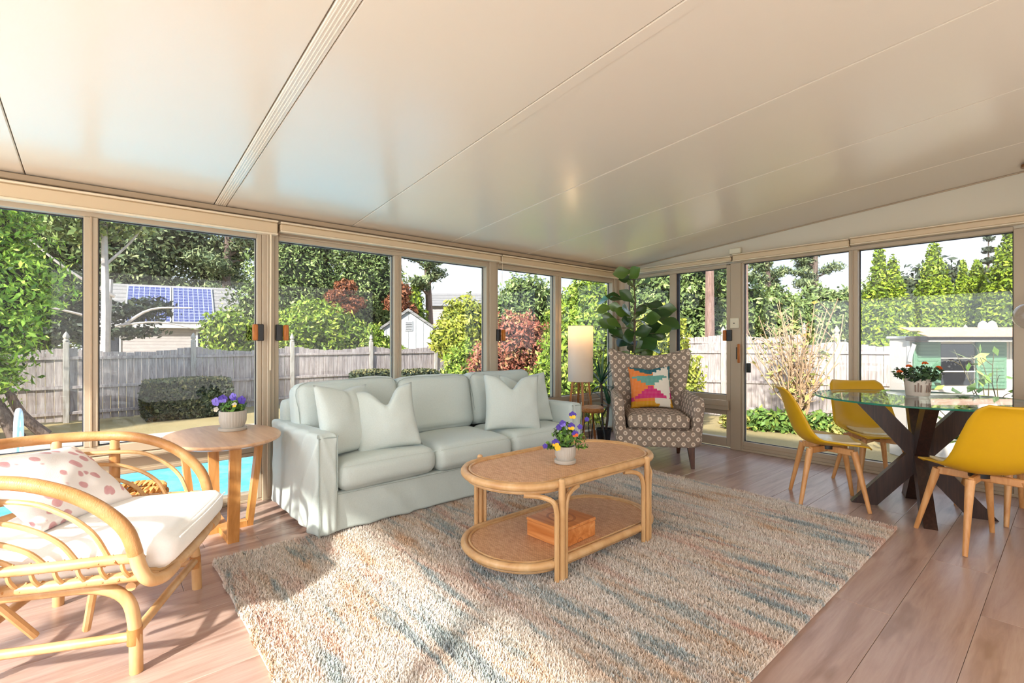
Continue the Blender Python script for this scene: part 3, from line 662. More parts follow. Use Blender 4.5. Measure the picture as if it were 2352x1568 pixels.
# clipped hedges
def hedge(label, lo, hi, seed, n):
    c = ((lo[0] + hi[0]) / 2, (lo[1] + hi[1]) / 2, GZ); t = tag(empty('clipped_hedge', c), label, 'hedge', 'clipped hedges along the fence'); rng = np.random.default_rng(seed)
    S = np.array([(hi[0] - lo[0]) / 2, (hi[1] - lo[1]) / 2, (hi[2] - GZ) / 2]); d = rng.normal(size=(n, 3)); d /= np.abs(d).max(1)[:, None] ** .75 * np.linalg.norm(d, axis=1)[:, None] ** .25
    p = d * S * (1 - np.abs(rng.normal(size=n)) * .05)[:, None]; p[:, 2] += S[2]; nn = np.sign(d) * np.abs(d) ** 4 + 1e-6
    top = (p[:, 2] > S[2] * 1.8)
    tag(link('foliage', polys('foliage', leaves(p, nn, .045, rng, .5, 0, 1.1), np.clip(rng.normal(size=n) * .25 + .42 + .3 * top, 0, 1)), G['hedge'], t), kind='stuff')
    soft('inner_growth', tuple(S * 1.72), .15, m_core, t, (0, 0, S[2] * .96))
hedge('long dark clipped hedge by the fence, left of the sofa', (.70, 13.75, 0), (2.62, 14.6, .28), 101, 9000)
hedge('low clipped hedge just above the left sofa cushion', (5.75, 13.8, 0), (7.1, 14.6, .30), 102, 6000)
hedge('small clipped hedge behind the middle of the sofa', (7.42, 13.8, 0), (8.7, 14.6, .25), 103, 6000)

# ---- picket fences
m_fence = wood('weathered_grey_board', C(138, 126, 122), C(176, 164, 160), C(202, 192, 188), 2, 2, .85, 10)
m_post = wood('weathered_post', C(150, 140, 130), C(184, 176, 166), C(206, 200, 190), 2, 2, .85, 10)
def fence(label, p0, ang, n, hgt, group=None, sp=2.44, nb=16, scallop=.12):
    f = tag(empty('picket_fence', (p0[0], p0[1], GZ), ang), label, 'fence', 'weathered garden fences'); ms = {}
    capm = MB().lathe([(.045, 0), (.062, .02), (.062, .05), (.035, .07), (.06, .11), (.062, .14), (.035, .20), (.004, .25)], 8).mesh('post_cap')
    pm_ = MB().cbox((-.055, -.055, 0), (.055, .055, hgt + .13), .008).mesh('post')
    for i in range(n + 1):
        po = link('post', pm_, m_post, f, (i * sp, -.02, 0)); link('post_cap', capm, m_post, po, (0, 0, hgt + .12))
    bw = (sp - .11) / nb
    for i in range(n):
        pn = empty('fence_panel', (i * sp + .055, 0, 0), 0, f)
        for z in (.22, hgt * .47, hgt * .86): MB().cbox((0, -.05, z - .035), (sp - .11, -.02, z + .035), .006).build('rail', m_fence, pn)
        for k in range(nb):
            t = (k + .5) / nb * 2 - 1; hh = hgt - scallop * (1 - t * t)
            if k not in ms: ms[k] = MB().cbox((-bw / 2 + .003, -.011, .04), (bw / 2 - .003, .011, hh), .004).mesh('picket')
            link('picket', ms[k], m_fence, pn, ((k + .5) * bw, .004 * ((k * 7 + i * 3) % 3 - 1), .01 * (((k * 5 + i) % 3) - 1)))
    return f
fence('weathered picket fence behind the pool, seen through the long wall', (-3.02, 15.0), 0, 6, 1.72)
fence('weathered picket fence across the view through the sliding door', (10.42, 7.75), math.radians(-57.2), 3, 1.86)
fence('further picket fence with pointed posts behind the door view fence', (11.4, 13.2), math.radians(-48), 4, 2.12)

# ---- dry shrub, low plants and fresh shoots on the gable side
m_twig = flat('dry_tan_twig', C(186, 154, 122), .9, var=.15); m_stem = flat('green_brown_stem', C(92, 84, 56), .8, var=.2)
def twiggy(name, label, loc, nst, h, spread, mat, seed, leafk, nleaf, lsize, r=.012, sub=4):
    t = tag(empty(name, loc), label, 'bush'); rng = np.random.default_rng(seed); b = MB(); tips = []
    for k in range(nst):
        a = rng.uniform(0, 2 * PI); s = spread * rng.uniform(.25, 1); hh = h * rng.uniform(.6, 1)
        P = [(0, 0, 0)] + [(math.cos(a) * s * f_ ** 1.2 + rng.normal() * .05, math.sin(a) * s * f_ ** 1.2 + rng.normal() * .05, hh * f_) for f_ in (.25, .5, .75, 1)]
        S_ = spline(P, 2); b.tube(S_, [r * (1.3 - i / len(S_)) for i in range(len(S_))], 4); tips += [S_[len(S_) // 2], S_[-1], S_[-2]]
        for q in range(sub):
            i0 = rng.integers(2, len(S_) - 1); a2 = rng.uniform(0, 2 * PI); L = rng.uniform(.12, .35) * h * .5
            e = S_[i0] + Vector((math.cos(a2) * L * .7, math.sin(a2) * L * .7, L * rng.uniform(.1, .9))); m2 = (S_[i0] + e) / 2 + Vector((0, 0, .03))
            b.tube([S_[i0], m2, e], [r * .6, r * .5, r * .3], 4); tips += [e, m2]
    b.build('stems', mat, t)
    p = np.array([tuple(x) for x in tips]); p = p[rng.integers(0, len(p), nleaf)] + rng.normal(size=(nleaf, 3)) * .06
    tag(link('foliage', polys('foliage', leaves(p, np.tile([0, 0, 1.], (nleaf, 1)), lsize, rng, .5, .3, .8), rng.uniform(0, 1, nleaf)), G[leafk], t), kind='stuff')
twiggy('dry_shrub', 'tangled dry tan shrub in front of the fence beyond the door', (11.0, 3.75, GZ), 46, 2.75, 1.05, m_twig, 111, 'ground', 500, .05, .016, 6)
twiggy('leafy_shoots', 'thin leafy shoots outside the glass at the right end of the dining table', (8.4, .55, GZ), 16, 1.9, .95, m_stem, 112, 'fore', 150, .075, .008, 4)
for i, (x, y, s) in enumerate(((10.3, 4.75, .30), (10.55, 4.3, .34), (10.75, 3.85, .36), (10.95, 3.4, .34), (11.1, 2.95, .28))):
    plant('ground_plant', ['yellow leaved plant at the foot of the fence, leftmost in the door', 'second low plant of the bed under the dry shrub', 'middle green plant of the bed under the dry shrub', 'fourth low plant of the bed under the dry shrub', 'small plant at the right end of the bed under the dry shrub'][i], 'plant', (x, y, GZ),
          [(0, 0, s * .6, s, s, s * .75)], 700, .06, 'ground' if i in (0, 4) else 'fore', 120 + i, 'low bed plants below the dry shrub', coremat=None, shell=.4)

# ---- neighbour house with solar panels
def thing(name, label, cat, loc, rz=0, group=None): return tag(empty(name, loc, rz), label, cat, group)
m_shingle = NT('weathered_shingle_wall'); _v = m_shingle.coord('Object'); _s = m_shingle.n('ShaderNodeSeparateXYZ'); m_shingle.l(_v, _s.inputs[0])
_row = m_shingle.math('FRACT', m_shingle.math('MULTIPLY', _s.outputs[2], 6.5)); _c = m_shingle.mix(m_shingle.noise(_v, 3, 4), C(160, 152, 150), C(190, 182, 178))
m_shingle.set(m_shingle.mix(m_shingle.math('LESS_THAN', _row, .16), _c, C(150, 140, 138)), .85); m_shingle = m_shingle.m
m_roofg = NT('grey_asphalt_roof'); _v = m_roofg.coord('Object'); _s = m_roofg.n('ShaderNodeSeparateXYZ'); m_roofg.l(_v, _s.inputs[0])
_row = m_roofg.math('FRACT', m_roofg.math('MULTIPLY', _s.outputs[2], 5)); m_roofg.set(m_roofg.mix(m_roofg.math('LESS_THAN', _row, .2), m_roofg.mix(m_roofg.noise(_v, 5, 3), C(128, 124, 122), C(150, 146, 142)), C(106, 104, 102)), .9); m_roofg = m_roofg.m
def solarmat():
    t = NT('blue_solar_cells'); u = t.n('ShaderNodeTexCoord'); s = t.n('ShaderNodeSeparateXYZ'); t.l(u.outputs['UV'], s.inputs[0])
    a = t.math('FRACT', t.math('MULTIPLY', s.outputs[0], 8)); b = t.math('FRACT', t.math('MULTIPLY', s.outputs[1], 12))
    g = t.math('MAXIMUM', t.math('LESS_THAN', a, .13), t.math('LESS_THAN', b, .13))
    t.set(t.mix(g, C(70, 76, 122), C(158, 164, 196)), .25); return t.m
m_solar = solarmat(); m_white = flat('white_paint', C(236, 234, 230), .5, var=.02); m_darkglass = flat('dark_window_glass', C(40, 42, 50), .1, var=.1)
hs = thing('neighbour_house', 'shingled neighbour house with grey roof beyond the fence', 'house', (2.9, 28.5, GZ), math.radians(-14))
bar_ = lambda n, lo, hi, m, p, b=.01: MB().cbox(lo, hi, b).build(n, m, p, ang=.3)
bar_('wall', (-3.2, 0, 0), (2.7, 5, 2.75), m_shingle, hs)
rf = MB().add([(-3.4, -.35, 2.62), (2.95, -.35, 2.62), (2.25, 2.0, 4.75), (-3.4, 2.0, 4.75), (2.95, 4.5, 2.62), (-3.4, 4.5, 2.62)], [(0, 1, 2, 3), (3, 2, 4, 5), (1, 4, 2), (0, 3, 5), (0, 5, 4, 1)]).build('roof', m_roofg, hs, smooth=False)
bar_('fascia', (-3.4, -.40, 2.50), (2.95, -.33, 2.66), m_white, hs)
wdw = bar_('window', (.75, -.05, 1.55), (1.75, .02, 2.35), m_white, hs); bar_('pane', (.83, -.07, 1.63), (1.67, -.04, 2.27), m_darkglass, wdw); bar_('mullion', (1.23, -.09, 1.63), (1.27, -.06, 2.27), m_white, wdw)
wdw = bar_('window', (-2.9, -.05, 1.2), (-2.2, .02, 2.2), m_white, hs); bar_('pane', (-2.83, -.07, 1.27), (-2.27, -.04, 2.13), m_darkglass, wdw)
def roofpt(x, s, off=.06):  # s 0 eave .. 1 ridge
    return (x, -.35 + 2.35 * s - off * .67, 2.62 + 2.13 * s + off * .74)
for i, (a, b) in enumerate(((-2.0, -.25), (-.15, 1.55))):
    sa = thing('solar_panel', ['blue solar array on the neighbour roof, left half', 'blue solar array on the neighbour roof, right half with full view'][i], 'solar panel', (2.9, 28.5, GZ), math.radians(-14), 'solar arrays on the neighbour roof')
    me = bpy.data.meshes.new('cells'); Q = [roofpt(a, .06), roofpt(b, .06), roofpt(b - .32, .93), roofpt(a - .32, .93)]
    me.from_pydata(Q, [], [(0, 1, 2, 3)]); uv = me.uv_layers.new(name='UVMap')
    for k, c in enumerate(((0, 0), (1, 0), (1, 1), (0, 1))): uv.data[k].uv = c
    link('cells', me, m_solar, sa)
    MB().tube([Q[0], Q[1], Q[2], Q[3]], .035, 4, closed=True).build('panel_frame', m_white, sa)
# grey roof far right of the shed
gr = thing('far_house', 'grey roof of a distant house right of the pine trunk', 'house', (18.6, 26.4, GZ), math.radians(-40))
bar_('wall', (-2.6, 0, 0), (2.6, 3, 4.2), m_shingle, gr)
MB().add([(-2.8, -.3, 4.2), (2.8, -.3, 4.2), (2.8, 1.5, 5.2), (-2.8, 1.5, 5.2), (2.8, 3.3, 4.2), (-2.8, 3.3, 4.2)], [(0, 1, 2, 3), (3, 2, 4, 5), (1, 4, 2), (0, 3, 5), (0, 5, 4, 1)]).build('roof', m_roofg, gr, smooth=False)
# white gabled shed with louvre vent
sh = thing('garden_shed', 'white board and batten shed with louvre vent behind the fence', 'shed', (9.35, 17.3, GZ), math.radians(-31))
MB().add([(-1.30, 0, 0), (1.30, 0, 0), (1.30, 0, 2.15), (0, 0, 3.05), (-1.30, 0, 2.15), (-1.30, 1.2, 0), (1.30, 1.2, 0), (1.30, 1.2, 2.15), (0, 1.2, 3.05), (-1.30, 1.2, 2.15)],
         [(0, 1, 2, 3, 4), (9, 8, 7, 6, 5), (0, 5, 6, 1), (1, 6, 7, 2), (2, 7, 8, 3), (3, 8, 9, 4), (4, 9, 5, 0)]).build('body', flat('shed_white_board', C(188, 188, 188), .6, var=.03), sh, smooth=False)
for k in range(9):
    x = -1.16 + k * .29; bar_('batten', (x - .012, -.015, 0), (x + .012, .0, 3.02 - abs(x) * .70), flat('white_batten', C(164, 164, 164), .6) if k == 0 else bpy.data.materials['white_batten'], sh, .003)
for sg in (-1, 1):
    MB().add([(0, -.12, 3.06), (sg * 1.5, -.12, 2.03), (sg * 1.5, 1.3, 2.03), (0, 1.3, 3.06), (0, -.12, 3.18), (sg * 1.5, -.12, 2.13), (sg * 1.5, 1.3, 2.13), (0, 1.3, 3.18)],
             [(0, 1, 2, 3), (7, 6, 5, 4), (0, 4, 5, 1), (3, 2, 6, 7), (1, 5, 6, 2), (0, 3, 7, 4)]).build('roof_slope', m_roofg, sh, smooth=False)
m_slatg = flat('grey_louvre', C(96, 96, 98), .7)
vt = bar_('vent', (-.13, -.04, 2.28), (.17, 0, 2.68), bpy.data.materials['shed_white_board'], sh)
for k in range(5): bar_('louvre', (-.10, -.055, 2.33 + k * .065), (.14, -.04, 2.355 + k * .065), m_slatg, vt, .004)

# ---- white playhouse with green shutters and shingled awning (faces the sunroom)
ph = thing('playhouse', 'white garden playhouse with green shutters and tan shingled awning', 'playhouse', (9.69, 1.71, GZ), math.radians(-40.5))
m_cream = flat('cream_board_wall', C(206, 196, 186), .6, var=.03); m_green = flat('faded_green_shutter', C(92, 130, 104), .6, var=.05)
m_tan = flat('tan_roof_shingle', C(196, 152, 124), .85, var=.14, scale=4); m_slat = flat('dark_eave', C(66, 52, 50), .8); m_trimw = flat('aged_white_trim', C(214, 208, 200), .6)
bar_('wall', (0, 0, 0), (2.4, .42, 1.90), m_cream, ph); bar_('wall_cap', (-.03, -.03, 1.90), (2.43, .45, 1.945), m_trimw, ph)
bar_('corner_board', (-.012, -.012, 0), (.0, .05, 1.9), m_trimw, ph)
wd = bar_('window_opening', (.462, -.02, 1.17), (1.0, .01, 1.82), m_darkglass, ph)
for z in (1.39, 1.60): bar_('window_bar', (.462, -.035, z - .010), (1.0, -.02, z + .010), m_trimw, wd, .004)
for a, b in ((.03, .45), (1.01, 1.48)):
    sp_ = bar_('shutter', (a, -.05, 1.12), (b, -.005, 1.85), m_green, ph, .008)
    for k in range(12):
        if k != 6: bar_('slat', (a + .05, -.062, 1.17 + k * .055), (b - .05, -.048, 1.21 + k * .055), m_green, sp_, .004)
for k in range(4): bar_('wall_batten', (1.56 + k * .2, -.012, 0), (1.575 + k * .2, 0, 1.9), m_trimw, ph, .003)
bar_('awning_frame', (-.06, -.42, 1.855), (2.45, -.38, 1.885), m_trimw, ph)
bar_('awning_board', (-.08, -.40, 1.87), (2.45, -.0, 1.93), m_slat, ph)
MB().tube([(-.02, -.02, 1.55), (-.03, -.05, 1.66), (-.03, -.12, 1.82)], .03, 6).build('bracket', m_trimw, ph)
for r_ in range(3):
    for k in range(8):
        x0 = -.14 + k * .33 + (r_ % 2) * .12; y0 = -.50 + r_ * .16
        X = Matrix.Translation((x0, y0, 1.925 + r_ * .045)) @ Matrix.Rotation(math.radians(16), 4, 'X')
        MB().cbox((0, 0, 0), (.325, .21, .014), .003, X).build('roof_shingle', m_tan, ph, ang=.3)
for x in (1.10, 1.24):
    MB().lathe([(.062, 0), (.065, .05), (.05, .10), (.025, .125), (.004, .135)], 12).build('roof_knob', m_trimw, ph, (x, -.05, 2.05))

# ================================================================== rug
RX0, RX1, RY0, RY1 = .44, 3.74, .71, 2.95
def rugmat():
    t = NT('shaggy_streaked_wool'); g = t.n('ShaderNodeNewGeometry'); mp = t.n('ShaderNodeMapping'); t.l(g.outputs['Position'], mp.inputs[0])
    mp.inputs['Scale'].default_value = (9, 1.1, 0); mp.inputs['Rotation'].default_value = (0, 0, .06)
    v = mp.outputs[0]
    n1 = t.noise(v, .9, 4, .65, .5)
    mp2 = t.n('ShaderNodeMapping'); t.l(g.outputs['Position'], mp2.inputs[0]); mp2.inputs['Scale'].default_value = (12, 1.5, 0); mp2.inputs['Location'].default_value = (7, 3, 0)
    n2 = t.noise(mp2.outputs[0], .8, 4, .65, .4)
    mp3 = t.n('ShaderNodeMapping'); t.l(g.outputs['Position'], mp3.inputs[0]); mp3.inputs['Scale'].default_value = (3.4, 1.0, 0); mp3.inputs['Location'].default_value = (2, 9, 0)
    n3 = t.noise(mp3.outputs[0], .9, 3, .6)
    mp4 = t.n('ShaderNodeMapping'); t.l(g.outputs['Position'], mp4.inputs[0]); mp4.inputs['Scale'].default_value = (120, 120, 0)
    n4 = t.noise(mp4.outputs[0], 1, 2)
    c = t.ramp(n1, [(.26, C(192, 122, 96)), (.38, C(216, 164, 136)), (.46, C(232, 212, 194)), (.56, C(226, 206, 184)), (.63, C(214, 166, 118)), (.74, C(178, 124, 92))])
    c = t.mix(t.ramp(n3, [(.42, (0,) * 3), (.64, (.85,) * 3)]), c, C(232, 224, 214))
    blue = t.math('MULTIPLY', t.ramp(n2, [(.53, (0,) * 3), (.63, (.95,) * 3)]), t.ramp(n4, [(.25, (.45,) * 3), (.6, (1,) * 3)]))
    c = t.mix(blue, c, C(126, 160, 168))
    dk = t.ramp(n2, [(.635, (0,) * 3), (.72, (.85,) * 3)]); c = t.mix(dk, c, C(76, 96, 112))
    c = t.mix(.26, c, C(240, 230, 220)); c = t.mix(t.math('MULTIPLY', n4, .12), c, C(190, 170, 156), 'MULTIPLY')
    t.set(c, .95, spec=.1); return t.m
m_rug = rugmat()
rug = thing('area_rug', 'shaggy cream rug with peach and blue streaks under the coffee table', 'rug', ((RX0 + RX1) / 2, (RY0 + RY1) / 2, 0))
bar('backing', (RX0 + .01, RY0 + .01, .0005), (RX1 - .01, RY1 - .01, .012), m_rug, rug, .003)
rng = np.random.default_rng(5); N = 300000; RW, RH = RX1 - RX0, RY1 - RY0
px = rng.uniform(-RW / 2 + .008, RW / 2 - .008, N); py = rng.uniform(-RH / 2 + .008, RH / 2 - .008, N)
px += .006 * np.sin(py * 23); a = rng.uniform(0, 2 * PI, N); hgt = .017 * rng.uniform(.6, 1.25, N); wv = .0042 * rng.uniform(.7, 1.4, N)
la = rng.uniform(0, 2 * PI, N); ll = rng.uniform(.3, 1.0, N) * .013
base = np.stack([px, py, np.full(N, .010)], 1); ax = np.stack([np.cos(a), np.sin(a), np.zeros(N)], 1) * wv[:, None]
tip = base + np.stack([np.cos(la) * ll, np.sin(la) * ll, hgt], 1)
tag(link('pile', polys('pile', np.stack([base - ax, base + ax, tip], 1)), m_rug, rug), kind='stuff')
RT = .022   # walking height of the pile

# ================================================================== sofa
def fabric(name, c1, c2, weave=420, bump=.25, rough=.9):
    t = NT(name); v = t.coord('Object'); t.set(t.mix(t.noise(v, 160, 3), c1, c2), rough, spec=.15)
    t.p.inputs['Sheen Weight'].default_value = .15
    t.bump(t.math('ADD', t.noise(v, weave, 1), t.math('MULTIPLY', t.noise(v, 14, 3), 1.2)), bump, .003); return t.m
m_sofa = fabric('pale_sage_linen', C(196, 206, 200), C(214, 222, 216)); m_seam = flat('sage_seam', C(168, 178, 172), .9)
sofa = thing('slipcovered_sofa', 'three seat sofa in a pale sage slipcover along the windows', 'sofa', (2.09, 3.29, 0), math.radians(.8))
# local: x -1.15..1.15, y -.45 (front) .. .45
def fold(a, b, k):  # diagonal draped folds
    return (math.sin(34 * a + 22 * b + 3 * sn(a * 2, b * 3)) * .5 + .5) ** 3 * (.65 + .6 * sn(a * 3.1, b * 2.2, k))
def body_def(v):
    x, y, z = v
    if y < -.40: y -= .032 * fold(x, z, 1) + .012 * max(0, .2 - (z + .13)) * 2
    return Vector((x, y, z))
soft('base', (2.10, .84, .235), .02, m_sofa, sofa, (0, .01, .145), n=44, deform=body_def)
for s in (-1, 1):
    def arm_def(v, s=s):
        x, y, z = v
        o = .022 * fold(y * .9, z, 3 + s) + .03 * max(0, -z) ** 1.2 * (1 if y > -.2 else .5)
        if x * s > .03: x += s * o
        if y < -.40: y -= .012 * fold(x * 2, z, 7)
        z += .006 * sn(x * 6, y * 5) if z > .2 else 0
        return Vector((x, y, z))
    soft('arm', (.125, .90, .585), .028, m_sofa, sofa, (s * 1.088, 0, .322), n=26, deform=arm_def)
    fr = MB(); zz_ = .598; a0, a1 = s * 1.035, s * 1.142
    fr.tube(spline([(a0, -.456, .285), (a0, -.456, .58), (a0, -.452, zz_), (a1, -.452, zz_), (a1, -.456, .58), (a1, -.456, .035)], 4), .0035, 6).build('arm_piping', m_seam, sofa)
soft('back', (2.22, .16, .72), .06, m_sofa, sofa, (0, .37, .40), n=16, deform=lambda v: Vector((v[0], v[1] + .03 * v[2], v[2])))
MB().tube([(-1.03, -.455, .262), (1.03, -.455, .262)], .003, 5).build('seat_piping', m_seam, sofa)
for i, x in enumerate((-.685, 0, .685)):
    c = soft('seat_cushion', (.68, .60, .168), .065, m_sofa, sofa, (x, -.165 - .005 * (i == 1), .352), (0, 0, math.radians((.6, -.5, .3)[i])), n=18, puff=(0.004, .006, .022),
             deform=lambda v, i=i: Vector((v[0], v[1], v[2] + .006 * sn(v[0] * 4 + i * 5, v[1] * 4))))
    MB().tube(spline([(-.325, -.305, .068), (0, -.309, .073), (.325, -.305, .068)], 6), .002, 5).build('cushion_piping', m_sofa, c)
for i, (x, w, z, rz) in enumerate(((-.70, .77, .655, 1.5), (.02, .70, .645, -1), (.73, .74, .66, 2))):
    def bc(v, i=i):
        x_, y_, z_ = v
        z_ += (.018 * math.sin(x_ * 5 + i * 2) + .012 * sn(x_ * 5 + 9 * i, y_ * 6)) * (.5 if z_ > 0 else 0) + (.02 * x_ if i == 2 else 0)
        return Vector((x_, y_ + .012 * sn(x_ * 4 + i * 3, z_ * 4), z_))
    c = soft('back_cushion', (w, .19, .44), .06, m_sofa, sofa, (x, .20, z), (math.radians(-12), 0, math.radians(rz)), n=18, puff=(.006, .04, .012), deform=bc)
    MB().tube(spline([(-w / 2 + .02, -.075, -.18), (-w / 2 + .012, -.08, .0), (-w / 2 + .03, -.08, .195), (0, -.085, .216), (w / 2 - .03, -.08, .195), (w / 2 - .012, -.08, 0), (w / 2 - .02, -.075, -.18)], 5), .0022, 5).build('cushion_piping', m_seam, c)

# ---- throw pillows
def pillow_mesh(w, h, t, chop=0, n=28, seed=0, side=0):
    b = MB()
    def P(u, v, s):
        U, V = u * 2 - 1, v * 2 - 1
        k = (max(0, 1 - U * U) * max(0, 1 - V * V))
        x = U * w / 2 * (1 - .085 * (1 - V * V)); z = V * h / 2 * (1 - .085 * (1 - U * U))
        th = t / 2 * k ** .44
        if chop:
            q = math.exp(-((U - side) / .30) ** 2) * max(0, (V + .15) / 1.15) ** 2.2; z -= chop * q; th *= 1 + .25 * q
            th *= 1 - .35 * math.exp(-((U - side) / .09) ** 2) * max(0, V) ** 1.5
        th += .006 * sn(U * 3 + seed, V * 3, s * 2) * min(1, k * 4)
        return (x, s * th, z + h / 2)
    b.grid(lambda u, v: P(u, v, -1), n, n); b.grid(lambda u, v: P(u, v, 1), n, n, flip=True)
    me = weld(b.mesh('cover', False)); me.shade_smooth(); return me
def pillow(label, loc, rz, tilt, w, h, t, mat, chop=0, seed=0, group=None, roll=0, side=0):
    o = link('throw_pillow', pillow_mesh(w, h, t, chop, 28, seed, side), mat, None, loc, None); o.rotation_mode = 'XYZ'
    o.rotation_euler = (Matrix.Rotation(rz, 4, 'Z') @ Matrix.Rotation(tilt, 4, 'X') @ Matrix.Rotation(roll, 4, 'Y')).to_euler()
    return tag(o, label, 'pillow', group)
GP = 'sage throw pillows on the sofa'
pillow('sage throw pillow leaning on the left sofa arm, behind another', (1.235, 3.03, .435), math.radians(24), math.radians(-16), .46, .46, .17, m_sofa, .02, 1, GP, math.radians(4))
pillow('sage throw pillow with deep chop standing on the left seat cushion', (1.475, 2.965, .432), math.radians(-18), math.radians(-16), .43, .44, .19, m_sofa, .12, 2, GP, math.radians(-7), .05)
pillow('sage throw pillow with notched top at the front of the right seat', (2.56, 2.98, .432), math.radians(-22), math.radians(-16), .49, .47, .18, m_sofa, .11, 3, GP, math.radians(3), -.05)
pillow('sage throw pillow at the right sofa arm, behind the notched one', (2.90, 3.13, .432), math.radians(-12), math.radians(-18), .48, .46, .16, m_sofa, .08, 4, GP, math.radians(-2), -.2)

# ================================================================== coffee table
m_rattan = wood('honey_rattan_pole', C(192, 144, 92), C(210, 166, 114), C(222, 184, 136), 2, 3, .38, 3, .12)
m_rattan_d = wood('amber_rattan_binding', C(166, 110, 56), C(190, 134, 76), C(206, 152, 94), 2, 5, .45, 3, .2)
def weave():
    t = NT('woven_cane'); v = t.coord('Object'); w = t.n('ShaderNodeTexWave', wave_type='BANDS', bands_direction='DIAGONAL'); w.inputs['Scale'].default_value = 34; w.inputs['Distortion'].default_value = 1.5; t.l(v, w.inputs[0])
    ck = t.n('ShaderNodeTexChecker'); ck.inputs['Scale'].default_value = 130; t.l(v, ck.inputs[0])
    c = t.ramp(t.noise(t.coord('Object', (40, 9, 1)), 3, 4), [(.3, C(188, 132, 86)), (.6, C(220, 170, 124)), (.8, C(232, 190, 150))])
    c = t.mix(t.math('MULTIPLY', ck.outputs['Fac'], .28), c, C(160, 104, 60)); c = t.mix(t.math('MULTIPLY', w.outputs['Fac'], .16), c, C(240, 206, 168))
    t.set(c, .55); t.bump(ck.outputs['Fac'], .3, .002); return t.m
m_cane = weave()
ct = thing('rattan_coffee_table', 'oval two tier rattan coffee table on the rug', 'table', (2.035, 1.93, RT - .004), math.radians(0))
L_, W_ = .63, .315
def stad(L, Wd, n=14):
    o = []; a_ = L - .35
    for k in range(n + 1): a = -PI / 2 + PI * k / n; o.append((.35 + a_ * math.cos(a), Wd * math.sin(a)))
    for k in range(n + 1): a = PI / 2 + PI * k / n; o.append((-.35 + a_ * math.cos(a), Wd * math.sin(a)))
    return o
for nm, z in (('tabletop', .462), ('shelf', .085)):
    p = MB().prism(stad(L_ - .03, W_ - .03), z - .012, z).build(nm, m_cane, ct, ang=.4)
    MB().tube([(x, y, z - .008) for x, y in stad(L_ - .012, W_ - .012, 20)], .020, 10, closed=True).build('rim', m_rattan, p)
    MB().tube([(x, y, z + .002) for x, y in stad(L_ - .04, W_ - .04, 20)], .007, 6, closed=True).build('inner_rim', m_rattan, p)
    MB().tube([(x, y, z - .036) for x, y in stad(L_ - .03, W_ - .03, 20)], .011, 8, closed=True).build('under_rim', m_rattan, p)
for sx_ in (-1, 1):
    for sy_ in (-1, 1):
        x, y = sx_ * .352, sy_ * (W_ + .012)
        lg = MB().tube([(x, y, 0), (x, y, .2), (x, y, .475)], .0165, 10).build('leg', m_rattan, ct)
        MB().lathe([(.017, .474), (.012, .483), (.003, .486)], 10, (x, y, 0)).build('leg_cap', m_rattan, lg)
        for dd in (-1, 1):
            e1 = (x + dd * .030, y - sy_ * .004, 0)
            if dd == sx_: far = (sx_ * (.35 + (L_ - .03 - .35) * .62), sy_ * (W_ - .03) * .785)
            else: far = (x + dd * .16, sy_ * (W_ - .03))
            MB().tube(spline([e1, (e1[0], e1[1], .25), (e1[0] + dd * .002, e1[1], .33), (x + dd * .05, y - sy_ * .012, .382), ((x + far[0]) / 2 + dd * .018, (y + far[1]) / 2 - sy_ * .004, .405), (far[0], far[1], .412)], 4), .0125, 8).build('side_brace', m_rattan, lg)
# wooden box on the shelf
def boxmat():
    t = NT('cedar_box_with_burnt_mark'); v = t.coord('Object', (16, 1.2, 16), rnd=True); n1 = t.noise(v, 1.2, 4, .6, .5)
    c = t.ramp(n1, [(.3, C(180, 100, 40)), (.55, C(214, 140, 78)), (.75, C(232, 172, 116))])
    o = t.n('ShaderNodeTexCoord'); s = t.n('ShaderNodeSeparateXYZ'); t.l(o.outputs['Object'], s.inputs[0])
    def rad(i, j, a, b, ci=0, cj=0): return t.math('SQRT', t.math('ADD', t.math('POWER', t.math('DIVIDE', t.math('SUBTRACT', s.outputs[i], ci), a), 2), t.math('POWER', t.math('DIVIDE', t.math('SUBTRACT', s.outputs[j], cj), b), 2)))
    r1 = rad(0, 1, .075, .085); ring = t.math('MULTIPLY', t.math('GREATER_THAN', r1, .82), t.math('LESS_THAN', r1, 1.0))
    blot = t.math('MULTIPLY', t.math('LESS_THAN', r1, .7), t.math('GREATER_THAN', t.noise(t.coord('Object'), 38, 2), .54))
    up = t.math('GREATER_THAN', s.outputs[2], .048)
    r2 = rad(0, 2, .026, .026); ring2 = t.math('MULTIPLY', t.math('MULTIPLY', t.math('GREATER_THAN', r2, .75), t.math('LESS_THAN', r2, 1.0)), t.math('LESS_THAN', up, .5))
    k = t.math('ADD', t.math('MULTIPLY', t.math('MAXIMUM', ring, blot), up), ring2, clamp=True)
    t.set(t.mix(t.math('MULTIPLY', k, .5), c, C(140, 70, 34)), .4); return t.m
m_box = boxmat()
bx = thing('wooden_box', 'cedar box with a burnt emblem on the coffee table shelf', 'box', (1.915, 1.83, RT - .004 + .0862), math.radians(3))
MB().cbox((-.135, -.13, 0), (.135, .13, .082), .004).build('box_body', m_box, bx, ang=.3); MB().cbox((-.137, -.132, .0835), (.137, .132, .10), .003).build('lid', m_box, bx, ang=.3)

